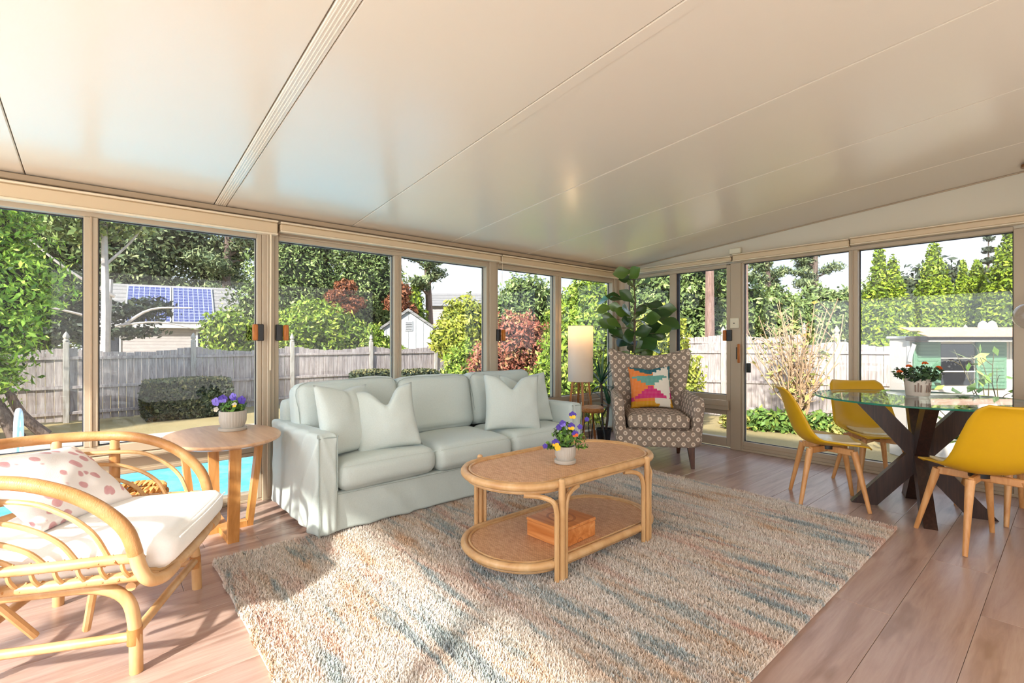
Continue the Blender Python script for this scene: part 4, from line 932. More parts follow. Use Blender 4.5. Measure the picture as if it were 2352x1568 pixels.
# ================================================================== flower pots
m_potgrey = flat('fluted_grey_pot', C(186, 178, 166), .6, var=.04); m_soil = flat('dark_soil', C(50, 38, 30), .95, var=.3, scale=40)
GL = leafmat('pansy_leaf', [(0, C(34, 62, 18)), (.5, C(70, 112, 36)), (1, C(128, 164, 62))])
m_violet = flat('violet_petal', C(72, 48, 150), .6, var=.15); m_lilac = flat('lilac_petal', C(128, 110, 206), .6, var=.15); m_yel = flat('yellow_petal', C(244, 190, 30), .6, var=.08); m_orange = flat('orange_petal', C(214, 96, 34), .6, var=.12)
def small_leaves(parent, pts, size, mat, seed, name='foliage', aspect=.42, spread=.7):
    r = np.random.default_rng(seed); p = np.array(pts, float); nn = p - p.mean(0) + np.array([0, 0, .05]); nn /= np.linalg.norm(nn, axis=1)[:, None]
    return tag(link(name, polys(name, leaves(p, nn, size, r, aspect, .2, spread), r.uniform(0, 1, len(p))), mat, parent), kind='stuff')
def flower(parent, loc, r, m1, m2, rot, seed):
    """pansy: two upper petals, three lower, each a small cupped disc joined, with a centre"""
    b = MB(); c = MB()
    for k in range(5):
        a = PI / 2 + 2 * PI * k / 5; tgt = b if k in (0, 1, 4) else c
        ctr = Vector((math.cos(a) * r * .55, 0, math.sin(a) * r * .55))
        V = [ctr] + [ctr + Vector((math.cos(t) * r * .55, -.12 * r * math.cos(2 * t) - .1 * r * (k % 2), math.sin(t) * r * .55)) for t in [2 * PI * i / 8 for i in range(8)]]
        tgt.add(V, [(0, 1 + i, 1 + (i + 1) % 8) for i in range(8)])
    f = b.build('flower', m1, parent, loc, rot); c.build('lower_petals', m2, f); return f
def pansy_pot(name, label, loc, r, h, plants, flowers, seed, trail=0):
    t = thing(name, label, 'potted plant', loc); rg = np.random.default_rng(seed)
    MB().lathe([(r * 1.02, 0), (r * 1.05, .004), (r * 1.05, .018), (r * .9, .02)], 28).build('saucer', m_potgrey, t)
    pot = MB().lathe([(r * .74, .012), (r * .86, .03), (r * .98, h * .45), (r, h * .85), (r * .99, h), (r * .9, h), (r * .88, h - .02)], 84, flute=.022, nf=28, cap1=False).build('pot', m_potgrey, t, ang=1)
    MB().lathe([(r * .9, h - .016), (.001, h - .012)], 16, cap0=False, cap1=False).build('soil', m_soil, t)
    P = []
    for (cx, cy, cz_, rx, rz, n) in plants:
        d = rg.normal(size=(n, 3)); d /= np.linalg.norm(d, axis=1)[:, None]; q = d * np.array([rx, rx, rz]) * rg.uniform(.3, 1, n)[:, None] ** .5 + np.array([cx, cy, cz_]); q[:, 2] = np.maximum(q[:, 2], h * (.9 if rz < .09 else .3)); P += list(q)
    small_leaves(t, P, .014 if r < .06 else .014, GL, seed)
    st = MB()
    for k in range(18):
        a = rg.uniform(0, 2 * PI); q = P[rg.integers(0, len(P))]; st.tube([(math.cos(a) * r * .4, math.sin(a) * r * .4, h - .02), ((q[0]) * .6, q[1] * .6, (h + q[2]) / 2 + .01), tuple(q)], .0014, 4)
    st.build('stems', m_stem, t)
    for (fx, fy, fz, fr, m1, m2, rz) in flowers: flower(t, (fx, fy, fz), fr, m1, m2, (rg.uniform(-.4, .3), rg.uniform(-.3, .3), rz), seed)
    return t
CR = math.radians(-40.5)   # heading of the side of the room the pansies open towards
def cf(x, d, z):           # offsets along the window light: x sideways, d towards the room corner
    return (x * math.cos(CR) - d * math.sin(CR) , x * math.sin(CR) + d * math.cos(CR), z)
pansy_pot('pansy_pot', 'grey fluted pot of lilac pansies on the oval side table', (.655, 3.545, .590), .078, .125, [(0, 0, .155, .085, .05, 260)],
          [(*cf(-.085, -.04, .185), .026, m_lilac, m_lilac, CR), (*cf(-.035, -.05, .205), .026, m_violet, m_lilac, CR + .3), (*cf(.02, -.03, .215), .026, m_lilac, m_violet, CR - .2), (*cf(.075, -.03, .195), .026, m_violet, m_violet, CR), (*cf(.05, -.07, .17), .016, m_potgrey, m_yel, CR), (*cf(-.09, -.03, .135), .016, m_potgrey, m_lip, CR)], 11)
pansy_pot('pansy_pot', 'grey fluted pot of trailing purple and yellow pansies on the coffee table', (1.985, 1.865, RT + .4605), .058, .095, [(0, 0, .155, .075, .075, 330), (*cf(-.085, 0, .075), .035, .045, 70), (*cf(.09, .0, .10), .04, .06, 70)],
          [(*cf(.035, -.05, .272), .020, m_violet, m_yel, CR), (*cf(-.02, -.06, .228), .018, m_violet, m_lilac, CR), (*cf(.025, -.075, .215), .020, m_violet, m_yel, CR + .2), (*cf(-.04, -.05, .205), .016, m_violet, m_violet, CR), (*cf(.045, -.08, .175), .018, m_violet, m_orange, CR), (*cf(.075, -.06, .21), .014, m_violet, m_violet, CR - .3),
           (*cf(-.06, -.075, .125), .021, m_violet, m_yel, CR), (*cf(-.05, -.085, .100), .016, m_yel, m_yel, CR), (*cf(-.115, -.04, .10), .014, m_violet, m_violet, CR), (*cf(.118, -.02, .245), .013, m_violet, m_violet, CR)], 12)

# ================================================================== oval side table
m_oakside = wood('warm_oak', C(176, 116, 54), C(206, 146, 80), C(222, 168, 106), 2, 2, .4, 10, .15); m_oaktop = wood('warm_oak_top', C(196, 150, 112), C(214, 172, 134), C(226, 188, 152), 1, 2, .32, 10, .12)
st = thing('oval_side_table', 'oval oak side table with crossed frame legs left of the sofa', 'table', (.578, 3.41, 0), math.radians(2))
ell = lambda a, b, n=48: [(a * math.cos(2 * PI * k / n), b * math.sin(2 * PI * k / n)) for k in range(n)]
tt = MB(); rings = [(.88, .556), (.99, .572), (1.0, .578), (1.0, .585), (.99, .589)]
for (k, z) in rings: tt.v += [(x * k, y * k, z) for x, y in ell(.31, .42)]
for i in range(len(rings) - 1): tt.f += [(i * 48 + j, i * 48 + (j + 1) % 48, (i + 1) * 48 + (j + 1) % 48, (i + 1) * 48 + j) for j in range(48)]
tt.f += [tuple(range(48))[::-1], tuple(range(192, 240))]; tt.build('tabletop', m_oaktop, st, ang=.5)
def slab_leg(p0, p1, w, t, mat, parent, name='leg'):
    """flat board from p0 (floor) to p1 (top), w across, t thick radially, cut level at both ends"""
    p0, p1 = Vector(p0), Vector(p1); d = Vector((p1.x - p0.x, p1.y - p0.y, 0)); d = d.normalized() if d.length > 1e-6 else Vector((1, 0, 0))
    return d, p0, p1
def board(pts0, pts1, mat, parent, name):
    V = list(pts0) + list(pts1); n = len(pts0)
    F = [tuple(range(n))[::-1], tuple(range(n, 2 * n))] + [(i, (i + 1) % n, n + (i + 1) % n, n + i) for i in range(n)]
    return MB().add(V, F).build(name, mat, parent, smooth=False)
for (dx, dy, r0, r1, w) in ((0, -1, .255, .31, .058), (0, 1, .255, .31, .058), (1, 0, .16, .225, .058), (-1, 0, .16, .225, .058)):
    nx, ny = -dy, dx; q = lambda r, s, z: (dx * r + nx * s, dy * r + ny * s, z)
    t_ = .034
    board([q(r0 - t_, -w / 2, 0), q(r0, -w / 2, 0), q(r0, w / 2, 0), q(r0 - t_, w / 2, 0)], [q(r1 - t_, -w / 2, .557), q(r1, -w / 2, .557), q(r1, w / 2, .557), q(r1 - t_, w / 2, .557)], m_oakside, st, 'leg')
    a_ = 0 if dy else w / 2
    board([q(a_, -w / 2, 0), q(r0 - t_, -w / 2, 0), q(r0 - t_, w / 2, 0), q(a_, w / 2, 0)], [q(a_, -w / 2, .036), q(r0 - t_, -w / 2, .036), q(r0 - t_, w / 2, .036), q(a_, w / 2, .036)], m_oakside, st, 'floor_rail')

# ================================================================== rattan tub chair
def wound():
    t = NT('wound_cane'); w = t.noise(t.coord('Object', (110, 14, 40)), 3.0, 2); w2 = t.noise(t.coord('Object'), 12, 3)
    c = t.ramp(w2, [(.35, C(178, 124, 72)), (.55, C(196, 146, 92)), (.7, C(208, 162, 112))]); t.set(t.mix(t.math('MULTIPLY', w, .45), c, C(164, 104, 50)), .45); t.bump(w, .35, .003); return t.m
rc = thing('rattan_chair', 'rattan tub chair with white seat cushion at the lower left', 'chair', (-.02, 2.53, 0), math.radians(-24.8))
def hoop(xf, z_s, zs, xs=-.2, yk=1.0, ends=None):
    """bent pole: rises at the near front, runs round the back and returns on the far side"""
    half = [(xf, -.36 * yk, z_s)] + [(x, -y * yk, z) for x, y, z in zs] + [(-.36 * yk, -.315 * yk, zs[-1][2] + .005), (-.455 * yk, -.16 * yk, zs[-1][2] + .012)]
    return half + [(-.475 * yk, 0, zs[-1][2] + .014)] + [(x, -y, z) for x, y, z in half[::-1]]
top = hoop(.305, .385, [(.262, .368, .53), (.15, .382, .642), (.0, .388, .705), (-.18, .382, .722)])
top = [(.350, -.20, .318), (.348, -.285, .320), (.328, -.345, .338)] + top + [(.328, .345, .338), (.348, .285, .320), (.350, .20, .318)]
MB().tube(spline(top, 6), .0215, 12).build('top_rail', m_rattan, rc)
wrap = MB()
S_ = spline(top, 10)
wrap.tube(S_[34:-34], .0226, 12); wrap.build('rail_wrapping', wound(), rc)
for k, (xf, zt) in enumerate(((.215, .645), (.125, .592), (.04, .545), (-.04, .505), (-.11, .472))):
    x2 = xf - .045; zz_ = [(x2, .372, .425 + (zt - .425) * .45), (xf - .13, .378, .425 + (zt - .425) * .80), (xf - .25, .372, zt)]
    MB().tube(spline(hoop(xf, .425, zz_, yk=.985), 5), .0088, 8).build('bent_rib', m_rattan, rc)
# seat side and back rails
for nm, z, r, yy, xf in (('seat_rail', .425, .017, .362, .30), ('lower_seat_rail', .352, .018, .335, .33)):
    MB().tube(spline([(xf, -yy + .03, z - .02), (xf - .05, -yy, z), (.0, -yy - .006, z), (-.22, -yy + .01, z), (-.37, -.26, z), (-.44, 0, z), (-.37, .26, z), (-.22, yy - .01, z), (.0, yy + .006, z), (xf - .05, yy, z), (xf, yy - .03, z - .02)], 6), r, 10).build(nm, m_rattan, rc)
MB().tube(spline([(.30, -.33, .352), (.345, -.2, .325), (.355, 0, .318), (.345, .2, .325), (.30, .33, .352)], 6), .019, 10).build('front_seat_rail', m_rattan, rc)
for s in (-1, 1):
    for k in range(8):
        x = .25 - k * .062; MB().tube(spline([(x, s * .362, .425), (x + .008, s * .366, .39), (x + .02, s * .340, .352), (x + .03, s * .29, .335)], 3), .0075, 6).build('sling_rib', m_rattan, rc)
    for x, y in ((-.10, .392), (-.30, .345)):
        MB().tube([(x, s * y * .99, .36), (x, s * y, .55), (x, s * y, .715)], [.02, .019, .019], 10).build('back_post', m_rattan, rc)
        MB().tube([(x, s * y, .48), (x, s * y, .66)], .0215, 10).build('post_wrapping', m_rattan_d, rc)
for y in (-.14, .14): MB().tube([(-.45, y, .36), (-.468, y, .73)], .018, 10).build('back_post', m_rattan, rc)
# cane lashing on the side rails
for s in (-1, 1):
    b = MB()
    for k in range(11):
        x = .24 - k * .045
        b.tube([(x - .014, s * .336, .334), (x, s * .356, .352), (x + .010, s * .34, .372)], .0042, 5); b.tube([(x - .014, s * .362, .442), (x, s * .381, .425), (x + .012, s * .366, .408)], .004, 5)
    b.build('lashing', m_rattan_d, rc)
for s in (-1, 1):   # side leg frames, stretchers and braces
    lf = MB().tube(spline([(.268, s * .298, 0), (.262, s * .295, .16), (.235, s * .293, .26), (.15, s * .293, .308), (0, s * .293, .314), (-.15, s * .293, .308), (-.235, s * .293, .26), (-.262, s * .295, .16), (-.268, s * .298, 0)], 6), .0205, 12).build('leg_frame', m_rattan, rc)
    MB().tube([(.262, s * .295, .125), (-.262, s * .295, .125)], .0165, 10).build('stretcher', m_rattan, lf)
    for x in (.262, -.262): MB().tube([(x, s * .295, .10), (x, s * .295, .155)], .0235, 10).build('binding', m_rattan_d, lf)
    for x in (.10, -.10): MB().tube([(x * 1.4, s * .293, .308), (x * .75, s * .2, .125)], .013, 8).build('brace', m_rattan, lf)
for x in (.262, -.262): MB().tube([(x, -.295, .135), (x, 0, .137), (x, .295, .135)], .0165, 10).build('cross_stretcher', m_rattan, rc)
MB().tube([(.25, -.295, .30), (.25, 0, .31), (.25, .295, .30)], .016, 10).build('cross_rail', m_rattan, rc); MB().tube([(-.2, -.295, .31), (-.2, .295, .31)], .016, 10).build('cross_rail', m_rattan, rc)
m_whitecush = fabric('white_canvas', C(240, 236, 230), C(248, 245, 240), 500, .12)
def seat_def(v):
    x, y, z = v; k = 1 - .22 * max(0, -x / .36) ** 2
    return Vector((x, y * k, z + .012 * (x / .34) ** 2 - .01))
cu = soft('seat_cushion', (.70, .62, .115), .045, m_whitecush, rc, (.03, 0, .405), n=18, puff=(.012, .01, .022), deform=seat_def)
MB().tube(spline([(.362, -.27, .045), (.374, 0, .05), (.362, .27, .045)], 6), .003, 5).build('cushion_piping', m_whitecush, cu)
def blotch():
    t = NT('white_linen_with_pink_blotches'); v = t.coord('Object'); vr = t.n('ShaderNodeTexVoronoi'); vr.inputs['Scale'].default_value = 17; vr.inputs['Randomness'].default_value = .75
    mv = t.n('ShaderNodeVectorMath', operation='ADD'); nn = t.n('ShaderNodeTexNoise'); nn.inputs['Scale'].default_value = 14; sc_ = t.n('ShaderNodeVectorMath', operation='SCALE'); sc_.inputs['Scale'].default_value = .035
    t.l(v, nn.inputs['Vector']); t.l(nn.outputs['Color'], sc_.inputs[0]); t.l(v, mv.inputs[0]); t.l(sc_.outputs[0], mv.inputs[1]); t.l(mv.outputs[0], vr.inputs['Vector'])
    k = t.ramp(vr.outputs['Distance'], [(.0, (1,) * 3), (.30, (.9,) * 3), (.36, (0,) * 3)])
    t.set(t.mix(k, C(240, 232, 228), t.mix(t.noise(v, 30, 3), C(196, 130, 136), C(222, 176, 176))), .9, spec=.1); t.bump(t.noise(v, 350, 1), .2, .003); return t.m
m_blotch = blotch()
pillow('white throw pillow with pink blotches in the rattan chair', (-.02, 2.57, .462), math.radians(-24.8 + 80), math.radians(-50), .46, .38, .15, m_blotch, .0, 9, None, math.radians(6))
# wicker basket behind the chair
m_wick = flat('natural_wicker', C(206, 150, 84), .7, var=.3, scale=30)
bk = thing('wicker_basket', 'round braided wicker basket on the floor behind the rattan chair', 'basket', (.16, 3.60, 0))
for k in range(9):
    z = .018 + k * .034; r = .125 + .035 * math.sin(PI * (k + 1) / 10); b = MB()
    for j in range(2):
        b.tube([((r + .008 * math.cos(14 * a + j * PI)) * math.cos(a), (r + .008 * math.cos(14 * a + j * PI)) * math.sin(a), z + .010 * math.sin(14 * a + j * PI)) for a in [2 * PI * i / 84 for i in range(84)]], .0115, 5, closed=True)
    b.build('braid', m_wick, bk)
MB().lathe([(.12, .002), (.12, .012)], 20).build('base', m_wick, bk)

# ================================================================== wing armchair
def ringfab():
    t = NT('taupe_fabric_with_cream_rings'); u = t.n('ShaderNodeTexCoord'); s = t.n('ShaderNodeSeparateXYZ'); t.l(u.outputs['UV'], s.inputs[0])
    P = .086
    def d(ox, oy):
        a = t.math('SUBTRACT', t.math('FRACT', t.math('ADD', t.math('DIVIDE', s.outputs[0], P), ox)), .5)
        b = t.math('SUBTRACT', t.math('FRACT', t.math('ADD', t.math('DIVIDE', s.outputs[1], P * 1.05), oy)), .5)
        a = t.math('ABSOLUTE', a); b = t.math('ABSOLUTE', b)
        return t.math('MAXIMUM', t.math('MULTIPLY', t.math('ADD', a, b), .78), t.math('MAXIMUM', a, b))
    m = t.math('MINIMUM', d(0, 0), d(.5, .5))
    ring = t.math('MULTIPLY', t.math('GREATER_THAN', m, .105), t.math('LESS_THAN', m, .225)); dot = t.math('LESS_THAN', m, .10)
    c = t.mix(ring, C(146, 130, 116), C(224, 206, 186)); c = t.mix(dot, c, C(180, 152, 130))
    v = t.coord('Object'); t.set(c, .9, spec=.15); t.bump(t.noise(v, 350, 1), .25, .003); return t.m
m_ring = ringfab()
def boxuv(o):
    me = o.data; uv = me.uv_layers.new(name='UVMap')
    for p in me.polygons:
        n = p.normal; a = max(range(3), key=lambda i: abs(n[i]))
        for li in p.loop_indices:
            c = me.vertices[me.loops[li].vertex_index].co + o.location
            uv.data[li].uv = {0: (c.y, c.z), 1: (c.x, c.z), 2: (c.x, c.y)}[a]
    return o
ac = thing('wing_armchair', 'wing armchair in taupe fabric with cream rings in the corner', 'armchair', (4.15, 2.72, 0), math.atan2(.74, -.67) - PI)   # local -y faces the room
ac.rotation_euler = (0, 0, math.atan2(-.67, -.74) + PI / 2)
def back_def(v):
    x, y, z = v; h = z + .36   # 0 at seat .. .72 at the top
    t = max(0, min(1, h / .72)); w = .88 - .12 * math.sin(min(1, t / .55) * PI) + .20 * max(0, t - .35) ** 1.2 / .6
    u = x / .38; xx = x * w
    yy = y - .10 * abs(u) ** 2.6 * (.55 + .45 * t) + .14 * (t - .3)
    zz_ = z + .075 * abs(u) ** 2.0 * t ** 3 - .015 * (1 - abs(u) ** 2) * t ** 3
    return Vector((xx, yy, zz_))
boxuv(soft('backrest', (.79, .12, .72), .055, m_ring, ac, (0, .27, .665), n=26, puff=(0, .015, 0), deform=back_def))
for s in (-1, 1):
    def arm2(v, s=s):
        x, y, z = v; t = (z + .225) / .45
        x += s * (.028 * math.sin(min(1, t) * PI * .5) ** 2) + s * .02 * (y / .3) * -1 * .5
        z += (.035 * (y + .3) / .6) * max(0, t) ** 2
        return Vector((x, y, z))
    boxuv(soft('arm', (.105, .60, .45), .05, m_ring, ac, (s * .325, -.055, .420), n=18, deform=arm2))
boxuv(soft('seat_base', (.665, .62, .165), .02, m_ring, ac, (0, -.045, .272), n=10))
boxuv(soft('seat_cushion', (.545, .60, .125), .035, m_ring, ac, (0, -.075, .418), n=16, puff=(0, .01, .022)))
MB().tube([(-.262, -.376, .372), (.262, -.376, .372)], .0035, 5).build('cushion_piping', flat('dark_taupe_piping', C(92, 80, 70), .9), ac)
m_walnut = wood('dark_walnut_leg', C(62, 34, 22), C(88, 52, 36), C(106, 66, 46), 2, 4, .35)
for s in (-1, 1):
    for (y0, y1) in ((-.33, -.30), (.30, .20)):
        z = .195; x0 = s * .302; x1 = s * .290
        board([(x0 - .014, y0 - .014, 0), (x0 + .014, y0 - .014, 0), (x0 + .014, y0 + .014, 0), (x0 - .014, y0 + .014, 0)], [(x1 - .03, y1 - .03, z), (x1 + .03, y1 - .03, z), (x1 + .03, y1 + .03, z), (x1 - .03, y1 + .03, z)], m_walnut, ac, 'leg')
# stepped pattern cushion in the armchair
def kilim():
    me = pillow_mesh(.42, .43, .15, .015, 45, 5); pal = {'o': C(230, 126, 52), 't': C(20, 96, 108), 's': C(96, 158, 146), 'w': C(232, 222, 206), 'p': C(206, 40, 112), 'y': C(214, 152, 20)}
    ca = me.color_attributes.new('tint', 'FLOAT_COLOR', 'CORNER')
    def pick(u, v, side):  # u 0..1 left to right, v 0..1 from the top
        if side or u > .93: return 't' if v < .30 else ('s' if v < .5 else ('p' if v < .80 else 'y'))
        stp = lambda q: math.floor(q * 18) / 18
        k = 'w' if u > .57 else ('o' if v < .84 else 'y')
        if u < .57 and v > .74 and v < .84 and u < .1: k = 'p'
        if v < .20 and abs(u - .45) < .42 - stp(v) * 2.0 and v > .02: k = 't'
        if .25 < v < .47 and abs(u - .48) < .40 - stp(v - .25) * 1.75: k = 's'
        if .50 < v < .78 and abs(u - .48) < .07 + stp(v - .50) * 1.35: k = 'p'
        if v >= .78 and u > .57 and u - .57 > (1.0 - v) * 1.6: k = 'w'
        elif v >= .78 and u > .57 and v > .88 + (u - .57) * .3: k = 'y'
        return k
    for p in me.polygons:
        c = p.center; u = (c.x + .21) / .42; v = 1 - c.z / .43; k = pal[pick(u, v, c.y > .01)]
        for li in p.loop_indices: ca.data[li].color = (*k, 1)
    t = NT('stepped_colour_weave'); a = t.n('ShaderNodeVertexColor', layer_name='tint'); v = t.coord('Object'); w = t.n('ShaderNodeTexWave', bands_direction='Z'); w.inputs['Scale'].default_value = 24; t.l(v, w.inputs[0])
    w2 = t.n('ShaderNodeTexWave', bands_direction='X'); w2.inputs['Scale'].default_value = 24; t.l(v, w2.inputs[0])
    t.set(t.mix(t.math('MULTIPLY', t.math('MULTIPLY', w.outputs['Fac'], w2.outputs['Fac']), .18), a.outputs[0], (.9, .85, .75)), .9, spec=.1); t.bump(t.math('ADD', w.outputs['Fac'], w2.outputs['Fac']), .35, .003)
    return me, t.m
_me, _m = kilim(); kp = link('throw_pillow', _me, _m, None, None)
F_ = Vector((-.74, -.67, 0)); base_ = Vector((4.15, 2.72, 0)) - F_ * .055
kp.location = (base_.x, base_.y, .490); kp.rotation_euler = (Matrix.Rotation(math.atan2(-.67, -.74) + PI / 2, 4, 'Z') @ Matrix.Rotation(math.radians(-16), 4, 'X') @ Matrix.Rotation(math.radians(-2), 4, 'Y')).to_euler()
tag(kp, 'square cushion with orange, teal and pink stepped pattern in the armchair', 'pillow')

# ================================================================== floor lamp, stool and corner plants
m_shade = NT('white_drum_shade'); m_shade.set(C(240, 234, 226), .8); m_shade.t.nodes.remove(m_shade.p)
_d = m_shade.n('ShaderNodeBsdfDiffuse'); _d.inputs[0].default_value = (*C(238, 232, 224), 1); _t = m_shade.n('ShaderNodeBsdfTranslucent'); _t.inputs[0].default_value = (*C(250, 226, 190), 1)
_ms = m_shade.n('ShaderNodeMixShader'); _ms.inputs[0].default_value = .42; m_shade.l(_d.outputs[0], _ms.inputs[1]); m_shade.l(_t.outputs[0], _ms.inputs[2]); m_shade.l(_ms.outputs[0], m_shade.o.inputs[0]); m_shade = m_shade.m
m_lampwood = wood('orange_oak_leg', C(176, 104, 42), C(204, 132, 64), C(220, 154, 86), 2, 4, .4); m_wire = flat('bronze_wire', C(150, 106, 70), .4, .6)
m_bulb = NT('warm_bulb'); m_bulb.p.inputs['Emission Color'].default_value = (*C(255, 196, 110), 1); m_bulb.p.inputs['Emission Strength'].default_value = 5; m_bulb = m_bulb.m
lp = thing('floor_lamp', 'floor lamp with tall white drum shade on splayed wooden legs', 'lamp', (4.165, 3.675, 0))
_sh = MB().lathe([(.142, .708), (.142, 1.338)], 40, cap0=False, cap1=False).build('lamp_shade', m_shade, lp)
for z in (.71, 1.336): MB().tube([(.142 * math.cos(a), .142 * math.sin(a), z) for a in [2 * PI * k / 40 for k in range(40)]], .003, 6, closed=True).build('shade_ring', m_lip, _sh)
for k in range(4):
    a = PI / 4 + k * PI / 2 + .15; c_, s_ = math.cos(a), math.sin(a)
    MB().tube([(c_ * .175, s_ * .175, 0), (c_ * .09, s_ * .09, .72)], [.017, .017], 4).build('leg', m_lampwood, lp, ang=.3)
wr_ = MB()
for k in range(28):
    a = 2 * PI * k / 28; wr_.tube([(.135 * math.cos(a), .135 * math.sin(a), .06), (.072 * math.cos(a), .072 * math.sin(a), .70)], .0015, 4)
for z in (.06, .25, .42, .56, .70): r = .135 - (z - .06) / .64 * .063; wr_.tube([(r * math.cos(a), r * math.sin(a), z) for a in [2 * PI * q / 28 for q in range(28)]], .002, 4, closed=True)
wr_.build('wire_cage', m_wire, lp)
MB().tube([(0, 0, .70), (0, 0, 1.17)], .010, 8).build('stem', m_wire, lp); MB().lathe([(.012, 1.16), (.02, 1.18), (.032, 1.22), (.026, 1.25), (.004, 1.265)], 12).build('bulb', m_bulb, lp)
MB().tube([(-.09, 0, .70), (.09, 0, .70)], .006, 6).build('crossbar', m_wire, lp)
_pl = bpy.data.lights.new('lamp_glow', 'POINT'); _pl.energy = 1.3; _pl.color = (1, .66, .32); _pl.shadow_soft_size = .03; _po = bpy.data.objects.new('lamp_glow', _pl); COL.objects.link(_po); _po.parent = lp; _po.location = (0, 0, 1.215)
_po.location = (.0, .0, 1.285)
stl = thing('hairpin_stool', 'live edge wooden stool on black hairpin legs beside the sofa arm', 'stool', (4.0, 3.37, 0), .3)
def liveedge(a): return .165 * (1 + .10 * math.sin(2 * a + .4) + .06 * math.sin(3 * a + 1) + .03 * math.sin(7 * a))
sm_ = MB()
for (k, z) in ((.93, .415), (1.0, .43), (.985, .455), (.95, .462)): sm_.v += [(liveedge(2 * PI * j / 40) * k * math.cos(2 * PI * j / 40), liveedge(2 * PI * j / 40) * k * .85 * math.sin(2 * PI * j / 40), z) for j in range(40)]
for i in range(3): sm_.f += [(i * 40 + j, i * 40 + (j + 1) % 40, (i + 1) * 40 + (j + 1) % 40, (i + 1) * 40 + j) for j in range(40)]
sm_.f += [tuple(range(40))[::-1], tuple(range(120, 160))]; sm_.build('seat', wood('live_edge_slab', C(156, 92, 40), C(194, 128, 66), C(218, 160, 100), 0, 3, .4), stl)
for k in range(3):
    a = .5 + k * 2 * PI / 3; ca, sa_ = math.cos(a), math.sin(a); na, nb = -sa_, ca
    MB().tube(spline([(ca * .09 + na * .035, sa_ * .09 + nb * .035, .416), (ca * .165 + na * .006, sa_ * .165 + nb * .006, .03), (ca * .172, sa_ * .172, .005), (ca * .165 - na * .006, sa_ * .165 - nb * .006, .03), (ca * .09 - na * .035, sa_ * .09 - nb * .035, .416)], 5), .005, 8).build('leg', m_blackplastic, stl)
# yucca
def strap_mesh(L, w, bend, seed):
    b = MB(); n = 7; V = []; F = []
    for i in range(n):
        t = i / (n - 1); ww = w * (1 - t) ** .55 * (.7 + .6 * min(1, t * 4)) ; x = L * (t - .12 * bend * t * t); z = -bend * L * .55 * t * t
        V += [(x, -ww, z + ww * .35), (x, 0, z), (x, ww, z + ww * .35)]
    for i in range(n - 1): a = i * 3; F += [(a, a + 1, a + 4, a + 3), (a + 1, a + 2, a + 5, a + 4)]
    return b.add(V, F).mesh('leaf')
m_yucca = leafmat('dark_blue_green_strap', [(0, C(20, 52, 36)), (1, C(76, 120, 84))]); _t = NT('yucca_leaf'); _oi = _t.n('ShaderNodeObjectInfo'); _t.set(_t.ramp(_oi.outputs['Random'], [(0, C(20, 54, 40)), (.7, C(50, 94, 66)), (1, C(120, 156, 124))]), .35); m_yucca = _t.m
m_blackpot = flat('black_plastic_pot', C(26, 25, 28), .4)
yc = thing('potted_yucca', 'two headed yucca in a small black pot between lamp and armchair', 'potted plant', (4.368, 3.503, 0))
MB().lathe([(.062, 0), (.066, .01), (.084, .155), (.09, .157), (.09, .172), (.08, .172), (.078, .14)], 24, cap1=False).build('pot', m_blackpot, yc); MB().lathe([(.08, .145), (.001, .15)], 16, cap0=False, cap1=False).build('soil', m_soil, yc)
sms = [strap_mesh(L, w, b, 0) for L, w, b in ((.36, .017, .25), (.33, .016, .55), (.30, .015, .9), (.38, .018, .1))]
rg = random.Random(5)
for (hx, hy, hz, n) in ((-.02, .02, .70, 22), (.02, -.05, .46, 17)):
    MB().tube(spline([(hx * .4, hy * .4, .14), (hx * .7, hy * .8, hz * .6), (hx, hy, hz)], 4), .014, 8).build('cane', m_bark, yc)
    for k in range(n):
        el = math.radians(82 - 95 * (k / n) + rg.uniform(-8, 8)); az = k * 2.4 + rg.uniform(-.3, .3)
        o = link('leaf', sms[3 if el > .9 else (0 if el > .5 else (1 if el > 0.1 else 2))], m_yucca, yc, (hx, hy, hz - .06 * k / n)); o.rotation_euler = (Matrix.Rotation(az, 4, 'Z') @ Matrix.Rotation(-el, 4, 'Y')).to_euler()
        s_ = rg.uniform(.8, 1.1) * (.95 if hz > .6 else .8); o.scale = (s_, s_, s_)
# fiddle leaf fig
def figleaf():
    b = MB(); n = 11
    def P(u, v):
        t = u; w = .42 * math.sin(PI * min(1, t * 1.0) ** 1.25) ** .75 * (1 + .25 * math.sin(2 * PI * t + 3.6)) + .004; s = v * 2 - 1
        z = .10 * abs(s) ** 1.6 * w * 2 - .22 * (t - .35) ** 2 + .012 * math.sin(9 * t + 3 * s)
        return ((t - .5) * 2, s * w * 1.15, z)
    b.grid(P, n, 7, flip=True); return b.mesh('leaf')
_t = NT('fig_leaf'); _oi = _t.n('ShaderNodeObjectInfo'); _t.set(_t.ramp(_oi.outputs['Random'], [(0, C(28, 54, 24)), (.5, C(60, 92, 36)), (.85, C(90, 118, 46)), (1, C(70, 138, 108))]), .26, coat=.2); m_fig = _t.m
fg = thing('fiddle_leaf_fig', 'tall fiddle leaf fig standing behind the patterned armchair', 'potted plant', (4.75, 3.36, 0))
fo = (4.678 - 4.75, 3.304 - 3.36)
MB().lathe([(.12, 0), (.125, .01), (.15, .26), (.16, .27), (.16, .29), (.14, .29), (.14, .25)], 28, cap1=False).build('pot', m_blackpot, fg); MB().lathe([(.142, .255), (.001, .26)], 16, cap0=False, cap1=False).build('soil', m_soil, fg)
MB().tube(spline([(0, 0, .25), (fo[0] * .6, fo[1] * .6, .8), (fo[0], fo[1], 1.35), (fo[0] + .01, fo[1], 1.66)], 5), [.018 - .0006 * i for i in range(16)], 8).build('trunk', m_bark, fg)
